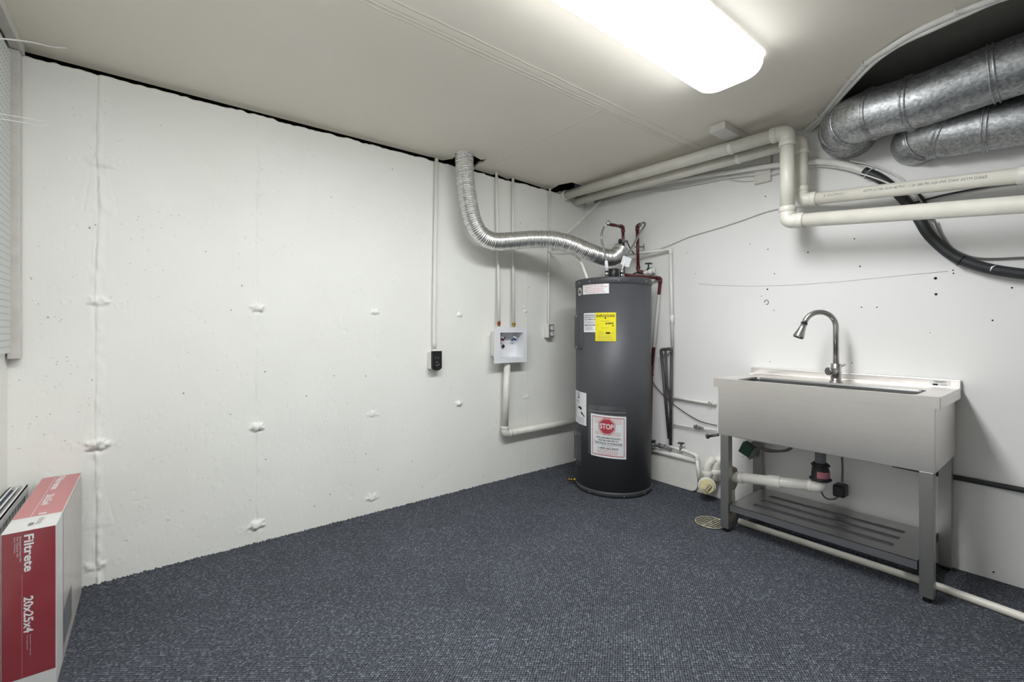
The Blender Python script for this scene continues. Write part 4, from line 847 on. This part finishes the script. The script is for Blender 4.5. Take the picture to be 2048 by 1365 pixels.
mb.build('apron', M['steel'], t)
LW = .045
for i, (lx, ly, sy) in enumerate(((x0+.001, y1-.012, -1), (x0+.001, y0+.006, 1), (x1-LW-.002, y1-.012, -1), (x1-LW-.002, y0+.006, 1))):
    mb = MB(); ya, yb = (ly-LW, ly) if sy < 0 else (ly, ly+LW)
    mb.box(lx, lx+LW, ya, yb, .022, AZ0+.001, 0, .0015)
    lg = mb.build('leg', M['steelz'], t); mb = MB(); c = ((lx+lx+LW)/2, (ya+yb)/2); mb.cyl((c[0], c[1], .0005), (c[0], c[1], .024), .015, 12, 0, .003); mb.build('foot', M['black'], lg)
# shelf with three slots
mb = MB(); hx0, hx1, hy0, hy1 = x0+.006, x1-.02, y0+.055, y1-.060; hz = .160; ys0, ys1 = hy0+.10, hy1-.085
sl = [(hx0+.085, hx0+.118), (hx0+.185, hx0+.218), (hx0+.285, hx0+.318)]; xs = [hx0]+[v for s_ in sl for v in s_]+[hx1]
for i in range(len(xs)-1):
    if i % 2 == 0: mb.box(xs[i], xs[i+1], ys0, ys1, hz-.002, hz)
mb.box(hx0, hx1, hy0, ys0, hz-.002, hz); mb.box(hx0, hx1, ys1, hy1, hz-.002, hz)
mb.box(hx0, hx0+.002, hy0, hy1, hz-.036, hz); mb.box(hx1-.002, hx1, hy0, hy1, hz-.036, hz); mb.box(hx0, hx1, hy0, hy0+.002, hz-.036, hz); mb.box(hx0, hx1, hy1-.002, hy1, hz-.036, hz)
for a, b in sl:
    mb.box(b, b+.0015, ys0, ys1, hz-.014, hz); mb.box(a-.0015, a, ys0, ys1, hz-.014, hz)
mb.build('undershelf', M['shelf'], t)
# faucet
fb = onZ(1672, 764, SZ); fb = V((fb.x, fb.y, SZ)); print('faucet', fb)
t = thing('kitchen_faucet', 'brushed gooseneck pull-down faucet on the sink deck', 'faucet', fb)
U = V((-.70, .71, 0)).normalized(); R_ = .078
mb = MB(); mb.cyl(fb-UP*.003, fb+UP*.006, .030, 32, 0, .002); mb.cyl(fb+UP*.006, fb+UP*.095, .0235, 32, 0, .002); mb.build('body', M['nickel'], t)
zt = 1.225-R_-.013; arc = [fb+UP*.09, fb+UP*(zt-SZ)]
for k in range(1, 15): a = math.pi*k/14*.91; arc.append(fb+U*(R_-R_*math.cos(a))+UP*(zt-SZ+R_*math.sin(a)))
mb = MB(); mb.tube(arc, .0135, 24); mb.build('gooseneck', M['nickel'], t)
e = arc[-1]; d = (arc[-1]-arc[-2]).normalized(); mb = MB(); mb.cyl(e, e+d*.006, .0155, 20, 1); mb.tube([e+d*.006, e+d*.03, e+d*.075, e+d*.082], [.015, .0165, .026, .025], 28); mb.cyl(e+d*.082, e+d*.0835, .022, 20, 1); sh = mb.build('spray_head', [M['nickel'], M['ink']], t)
mb = MB(); c = e+d*.032; s2 = (RGT-d*RGT.dot(d)).normalized(); mb.sphere(c+s2*.016, .005, 10); mb.build('spray_button', M['ink'], sh)
hd = (V((-.75, .45, 0))).normalized(); c = fb+UP*.055
mb = MB(); mb.cyl(c, c+hd*.048, .021, 28, 0, .002); h_ = mb.build('handle_hub', M['nickel'], t)
mb = MB(); c2 = c+hd*.036; lv = (RGT*.9+UP*.42-hd*.1).normalized(); mb.cyl(c2+lv*.012, c2+lv*.088, .0058, 14, 0, .001); mb.build('lever', M['nickel'], h_)
# sink drain: tailpiece, rubber coupling, trap arm
td = onX(1641, 930, -.30); t = thing('sink_drain_pipe', 'white drain pipe under the sink with a black rubber coupling', 'drain pipe', (td.x, td.y, .2))
ze = onX(1641, 974, -.30).z; c1 = V((td.x, td.y, AZ0-.004)); zc1 = onX(1641, 926, -.30).z; zc0 = onX(1641, 962, -.30).z
mb = MB(); mb.tube([c1, V((td.x, td.y, zc1-.03))], .024, 24); mb.build('tailpiece', M['greyp'], t, 'grey tailpiece')
mb = MB(); z_ = [zc1, zc1-.006, zc1-.016, zc1-.02, zc1-.035, zc0+.02, zc0+.016, zc0+.004, zc0]; mb.tube([V((td.x, td.y, z)) for z in z_], [.032, .036, .036, .033, .038, .040, .044, .044, .038], 32); rc = mb.build('rubber_coupling', M['rubber'], t)
mb = MB(); s = Sheet(mb, lambda u, v, off: V((td.x+(.0402+off)*math.cos(TH0+.25+u/.04), td.y+(.0402+off)*math.sin(TH0+.25+u/.04), (zc1+zc0)/2-.012+v))); s.rect(-.04, .045, -.016, .018, 0, .0, 10); s.text('FLEXIBLE', -.034, .038, .002, .012, 1, .0006, True); s.text('COUPLING', -.034, .038, -.012, -.002, 1, .0006, True); mb.build('coupling_label', [M['pink'], M['violet']], rc, 'pink label')
mb = MB()
for zz in (zc1-.011, zc0+.010): c = V((td.x, td.y, zz)); a = c-RGT*.042-FWD*.01; mb.cyl(a-RGT*.004, a+RGT*.012, .007, 8); mb.tube([c+V((math.cos(q), math.sin(q), 0))*(.0375 if zz > zc1-.05 else .0450) for q in [k*math.pi/12 for k in range(25)]], .0045, 6, 0, False)
mb.build('hose_clamp', M['black'], rc)
sp = V((-.300, -1.400, 0)); zl = onX(1480, 957, -.30).z
E = V((td.x, td.y, ze)); Lp = V((sp.x+.0, sp.y-.03, zl)); 
pipe_run(t, [V((td.x, td.y, zc0+.01)), E, Lp], .0275, M['pvcw'], .034, 1.12, 28)
d = (Lp-E).normalized(); L = (Lp-E).length
for f_, w_ in ((.42, .07), (.90, .05)): mb = MB(); c = E+d*L*f_; mb.cyl(c, c+d*w_, .0325, 28, 0, .002); mb.build('coupling', M['pvcw'], t)
t = thing('stand_pipe', 'stained white stack pipe rising from the floor behind the sink leg', 'drain pipe', sp)
mb = MB(); mb.tube([sp+UP*.001, sp+UP*(zl+.02)], .029, 24); mb.build('pipe', M['pvcw'], t)
mb = MB(); mb.tube([sp+UP*.001, sp+UP*.02, sp+UP*.105, sp+UP*.108], [.040, .037, .036, .031], 20); mb.build('floor_collar', M['putty'], t, 'cracked grey floor collar')
mb = MB(); mb.tube([sp+UP*(zl-.075), sp+UP*(zl-.05), sp+UP*(zl+.01), sp+UP*(zl+.045), sp+UP*(zl+.055)], [.030, .040, .044, .040, .02], 20); mb.build('cement_joint', M['putty'], t, 'lumpy stained cement joint')
# cleanout
cc_ = onX(1414, 973, -.14); t = thing('cleanout_fitting', 'white pipe fitting with a cream slotted plug beside the sink leg', 'cleanout', (cc_.x, cc_.y, 0))
nd = (V((CAM.x, CAM.y, .55))-cc_).normalized()
mb = MB(); mb.tube([cc_-nd*.005, cc_+nd*-.12], .050, 32); mb.cyl(cc_-nd*.03, cc_+nd*.002, .054, 32, 0, .003); mb.build('fitting_body', M['pvcw'], t)
mb = MB(); mb.cyl(cc_, cc_+nd*.014, .046, 36, 0, .004); pg = mb.build('plug', M['cream'], t, 'cream plug')
mb = MB(); rx = nd.cross(UP).normalized(); uy = rx.cross(nd); k1 = (rx*-.6+uy*.8).normalized(); k2 = nd.cross(k1)
def qb(c, ax, hx, ay, hy, az, hz): return [c+ax*hx*a+ay*hy*b for a, b in ((-1, -1), (1, -1), (1, 1), (-1, 1))]
mb.prism(qb(cc_+nd*.014, k1, .026, k2, .016, nd, 0), nd*.016); mb.build('plug_nut', M['cream'], pg); mb = MB(); mb.prism(qb(cc_+nd*.0305-k2*.004, k1, .025, k2, .005, nd, 0), nd*.001); mb.build('slot', M['putty'], pg)
mb = MB(); a0 = cc_-nd*.07+UP*.03; mb.tube(fillet([a0, a0+UP*.10, a0+UP*.14+RGT*.05], .05), .028, 24); mb.cyl(a0+UP*.03, a0+UP*.06, .033, 24, 0, .002); mb.build('branch_pipe', M['pvcw'], t)
mb = MB(); a1 = a0+RGT*.055+UP*.0-FWD*.0; mb.tube(fillet([a1, a1+UP*.12, a1+UP*.14+RGT*.06], .04), .030, 24); mb.cyl(a1+UP*.04, a1+UP*.07, .035, 24, 0, .002); mb.build('branch_pipe', M['pvcw'], t)
# hose tap at the left end of the sink
t = thing('hose_tap', 'small dark grey tap sticking out below the left end of the sink', 'tap', wp(1422, 872, -.44))
mb = MB(); a = wp(1437, 870, -.44); b = wp(1417, 873, -.44); mb.cyl(a, b, .008, 10); mb.cyl(b, b+(b-a).normalized()*.012, .014, 14, 0, .002); mb.build('tap_body', M['dkpipe'], t)
# green junction and coiled cable
gj = onX(1496, 899, -.12); t = thing('junction_box', 'dark green box hanging under the left end of the sink', 'junction box', gj-UP*.03)
Mx = Matrix.Translation(gj) @ Matrix.Rotation(math.radians(25), 4, 'X'); mb = MB(); mb.box(-.03, .03, -.036, .036, -.036, .036, 0, .006, 2, Mx); mb.build('box_body', M['green'], t)
mb = MB(); Mx2 = Mx @ Matrix.Translation(V((0, -.040, 0))); mb.box(-.034, .034, -.004, .004, -.040, .040, 0, .003, 2, Mx2); mb.build('box_lid', M['greyp'], t, 'grey lid')
mb = MB()
for k in range(3): mb.tube(catmull([onX(1503+k, 884+k*2, -.13), onX(1530, 897+3*k, -.16), onX(1560, 902+3*k-k*k, -.17), onX(1582, 895+2*k, -.17), onX(1592, 880, -.18)], 8), .004, 8)
mb.cyl(onX(1508, 889, -.14), onX(1527, 897, -.15), .009, 10)
solo(mb, 'coiled_cable', M['cableg'], 'loops of grey cable hanging beneath the sink apron', 'cable')
t = thing('plug_and_cord', 'black power plug with grey cord hanging behind the sink drain', 'power cord', onX(1681, 985, -.06))
mb = MB(); c = onX(1681, 981, -.05); mb.box(c.x-.035, c.x+.035, c.y-.028, c.y+.028, c.z-.032, c.z+.032, 0, .010, 3); mb.build('plug', M['black'], t)
mb = MB(); mb.tube(catmull([onX(1684, 915, -.05), onX(1685, 940, -.05), onX(1684, 965, -.05)], 6), .005, 8); mb.tube(catmull([onX(1678, 992, -.05), onX(1668, 999, -.055), onX(1652, 997, -.06), onX(1643, 985, -.07), onX(1640, 965, -.06)], 8), .0045, 8); mb.build('cord', M['cableg'], t)
# floor pipe and dark wall conduit
mb = MB(); a = onZ(1478, 1043, .016); b = onZ(2120, 1262, .016); m_ = onZ(1860, 1168, .016); mb.tube([a, m_, b, V((b.x, -4.99, .0165))], .0165, 16); solo(mb, 'floor_pipe', M['pvc'], 'long pale pipe lying on the carpet beneath the sink', 'pipe')
mb = MB(); a = onX(1893, 952, -.016); b = onX(2100, 991, -.016); mb.tube([a+V((0, .2, .006)), a, V((-.016, -4.99, a.z-.02))], .012, 14); solo(mb, 'wall_conduit', M['foam'], 'dark pipe running level along the wall right of the sink', 'conduit')
# floor drain
dc = onZ(1421, 1046, .002); t = thing('floor_drain', 'round worn floor drain grate in the carpet by the sink leg', 'floor drain', dc)
mb = MB(); mb.cyl(V((dc.x, dc.y, .0005)), V((dc.x, dc.y, .003)), .088, 36); mb.build('drain_pit', M['dark'], t)
mb = MB(); rg = random.Random(2)
mb.tube([V((dc.x+.083*math.cos(a), dc.y+.083*math.sin(a), .004)) for a in [k*math.pi/18 for k in range(37)]], .003, 6, 0, False)
for k in range(-3, 4):
    o_ = k*.023; h = math.sqrt(.083**2-o_**2); 
    a = V((dc.x+o_, dc.y-h, .006)); b = V((dc.x+o_, dc.y+h, .006)); mb.tube([a, b], .0030, 6)
for k in (0,): o_ = k*.02; h = math.sqrt(.083**2-o_**2); mb.tube([V((dc.x-h, dc.y+o_, .006)), V((dc.x+h, dc.y+o_, .006))], .0024, 6)
mb.build('grate', M['grate'], t)

# ------------------------------------------------------------ filter boxes by the left wall
fx0, fx1, fy0, fy1, fz = -3.308, -3.190, -.690, -.030, .508
t = thing('filter_box', 'red and white air filter carton standing on end by the concrete wall', 'box', ((fx0+fx1)/2, (fy0+fy1)/2, 0))
mb = MB(); mb.box(fx0, fx1, fy0, fy1, .001, fz, 0, .002)
s = Sheet(mb, lambda u, v, off: V((fx0+u, fy0-.0004-off, v))); W = fx1-fx0
s.rect(.0015, W-.0015, .060, fz-.0015, 1, 0)
s.text('Filtrete', W*.40, W*.60, .315, .497, 2, .0004, True, True) if False else None
mb.build('carton', [M['card'], M['boxred'], M['paper']], t)
mb = MB(); s = Sheet(mb, lambda u, v, off: V((fx0+u, fy0-.0008-off, v)))
def zat(px, py): return (onY(px, py, fy0)).z
def xat(px, py): return (onY(px, py, fy0)).x-fx0
s.text('Filtrete', xat(48, 1100), xat(68, 1100), zat(58, 1143), zat(58, 1069), 0, 0, True, True)
s.text('20x25x4', xat(47, 1230), xat(67, 1230), zat(58, 1265), zat(58, 1193), 0, 0, True, True)
for i, tx in enumerate(('Electrostatic Air Cleaner Filter', 'For Cleaner Air', 'Up to 12 Months')): x_ = xat(43-6*i, 1100); s.text(tx, x_-.004, x_, zat(40, 1125-10*i), zat(40, 1074), 0, 0, False, True)
for i, tx in enumerate(('Replacement filter for air cleaner models', 'Filtre de rechange pour purificateurs')): x_ = xat(62-6*i, 1300); s.text(tx, x_-.003, x_, zat(58, 1312-12*i), zat(58, 1270), 0, 0, False, True)
s.rect(xat(44, 1200)-.0006, xat(44, 1200)+.0006, .062, zat(44, 1150), 1, 0)
s.text('3M', xat(60, 1360), xat(68, 1360), .012, .030, 2, 0, True, True)
mb.build('front_print', [M['paper'], M['pink'], M['inkg']], t, 'white lettering on the red end')
mb = MB(); s = Sheet(mb, lambda u, v, off: V((fx0+u, fy1-v, fz+.0004+off)))   # v grows towards the camera
Ls = fy1-fy0; s.rect(.0015, W-.0015, .0015, Ls*.80, 0, 0)
def tt(tx, u0, u1, v0, v1, m, b=True):
    vs, fs = text_polys(tx, b); mb.add([V((fx0+u1-(u1-u0)*(1-y), fy1-(v0+(v1-v0)*x), fz+.0008)) for x, y in vs], fs, m)
tt('Filtrete', W*.42, W*.60, Ls*.02, Ls*.32, 1); tt('20x25x4', W*.42, W*.60, Ls*.42, Ls*.62, 1); tt('Electrostatic Air Cleaner Filter', W*.34, W*.38, Ls*.03, Ls*.28, 1, False); s.rect(W*.36, W*.37, Ls*.3, Ls*.8, 1, .0006); s.rect(W*.5, W*.66, Ls*.765, Ls*.785, 1, .0006)
s.rect(W*.42, W*.52, Ls*.90, Ls*.94, 2, .0006); s.fine(W*.56, W*.68, Ls*.84, Ls*.94, 4, 2, .0006)
mb.build('top_print', [M['boxpink'], M['paper'], M['inkg']], t, 'pale pink printed top')
mb = MB(); s = Sheet(mb, lambda u, v, off: V((fx1+.0008+off, fy0+u, v)))
s.rect(.14, .64, .004, .50, 0, .0); s.rect(.145, .34, .05, .17, 1, .0006); mb.build('side_panel', [plain('plastic_wrapped_filter_side', (206, 198, 192), .3, 0, .07, 9, .2), M['greyp']], t, 'plastic wrapped side')
mb = MB(); mb.box(fx0-.002, fx1+.003, fy0-.0025, fy1+.001, .0005, fz+.0025, 0, .003); mb.build('shrink_wrap', M['clear'], t, 'clear shrink wrap')
# second filter with wire-backed pleats
gx0, gx1, gy1, gz = -3.402, -3.350, -.020, .488; gy0 = -.62
t = thing('pleated_air_filter', 'white cardboard framed pleated filter leaning between wall and carton', 'air filter', ((gx0+gx1)/2, (gy0+gy1)/2, 0))
mb = MB(); w_ = .004
mb.box(gx0, gx0+w_, gy0, gy1, .001, gz); mb.box(gx1-w_, gx1, gy0, gy1, gz-.03, gz); mb.box(gx1-w_, gx1, gy0, gy1, .001, .03); mb.box(gx1-w_, gx1, gy0, gy0+.03, .03, gz-.03); mb.box(gx1-w_, gx1, gy1-.03, gy1, .03, gz-.03); mb.box(gx0, gx1, gy1-w_, gy1, .001, gz); mb.box(gx0, gx1, gy0, gy0+w_, .001, gz)
mb.box(gx0, gx0+.010, gy0, gy1, gz-.003, gz); mb.box(gx1-.010, gx1, gy0, gy1, gz-.003, gz); mb.box((gx0+gx1)/2-.003, (gx0+gx1)/2+.003, gy0, gy1, gz-.003, gz); mb.build('card_frame', M['card'], t)
mb = MB(); k = 0; y = gy0+.006
vs = []; fs = []; i = 0
while y < gy1-.008:
    xx = gx1-.006 if i % 2 == 0 else gx1-.022; vs += [(xx, y, .004), (xx, y, gz-.006)]; i += 1; y += .010
for j in range(i-1): fs.append((2*j, 2*j+2, 2*j+3, 2*j+1))
mb.add(vs, fs, 0); mb.box(gx0+.006, gx1-.03, gy0+.01, gy1-.01, gz-.014, gz-.010, 1); mb.build('pleats', [M['card'], M['pleat']], t)
mb = MB()
for k in range(14): a = gy0+.02+k*(gy1-gy0-.04)/13; mb.tube([(gx1-.0035, a, .03), (gx1-.0035, a, gz-.03)], .0012, 5)
for k in range(12): z = .03+k*(gz-.06)/11; mb.tube([(gx1-.0035, gy0+.01, z), (gx1-.0035, gy1-.01, z)], .0012, 5)
mb.build('wire_mesh', M['greyp'], t)
# ------------------------------------------------------------ pegboard, batten, strip, loose wires
mb = MB(); mb.box(-3.392, -3.386, -3.2, -.095, 1.030, 2.20); solo(mb, 'pegboard', M['peg'], 'white perforated pegboard on the wall at the far left', 'pegboard')
mb = MB(); mb.box(-3.408, -3.393, -3.2, -.30, 1.05, 2.20); solo(mb, 'pegboard_batten', M['paint'], 'timber batten fixed behind the white pegboard', 'batten')
mb = MB(); mb.box(-3.403, -3.3685, -.052, -.0065, 1.004, 2.236, 0, .002); solo(mb, 'corner_strip', M['paint'], 'white painted timber strip upright in the left corner', 'timber strip')
e = onZ(50, 92, ZC); mb = MB(); mb.box(e.x-.034, e.x, -3.2, e.y, ZC-.042, ZC-.0005, 0, .002); solo(mb, 'ceiling_batten', M['paint'], 'pinkish white timber batten along the ceiling at the far left', 'batten')
def wire(pts, r, mat, label, grp='loose wires poking out at the far left'):
    mb = MB(); mb.tube(catmull(pts, 8), r, 6); solo(mb, 'loose_wire', mat, label, 'wire', grp)
wire([onX(-60, 72, -3.386), atD(0, 77, 1.5), atD(60, 84, 1.6), atD(105, 94, 1.7), atD(133, 96, 1.75)], .0028, M['cable'], 'flat pale wire end hanging just under the ceiling, topmost of the three')
wire([onX(-70, 215, -3.386), atD(0, 228, 1.5), atD(50, 236, 1.55), atD(78, 242, 1.6), atD(90, 240.5, 1.62)], .0016, M['cable'], 'thin bent wire across the corner strip, middle of the three')
wire([onX(-70, 226, -3.386), atD(0, 238, 1.5), atD(50, 246, 1.55), atD(80, 253, 1.6), atD(97, 251, 1.62)], .0016, M['cable'], 'thin bent wire across the corner strip, lowest of the three')
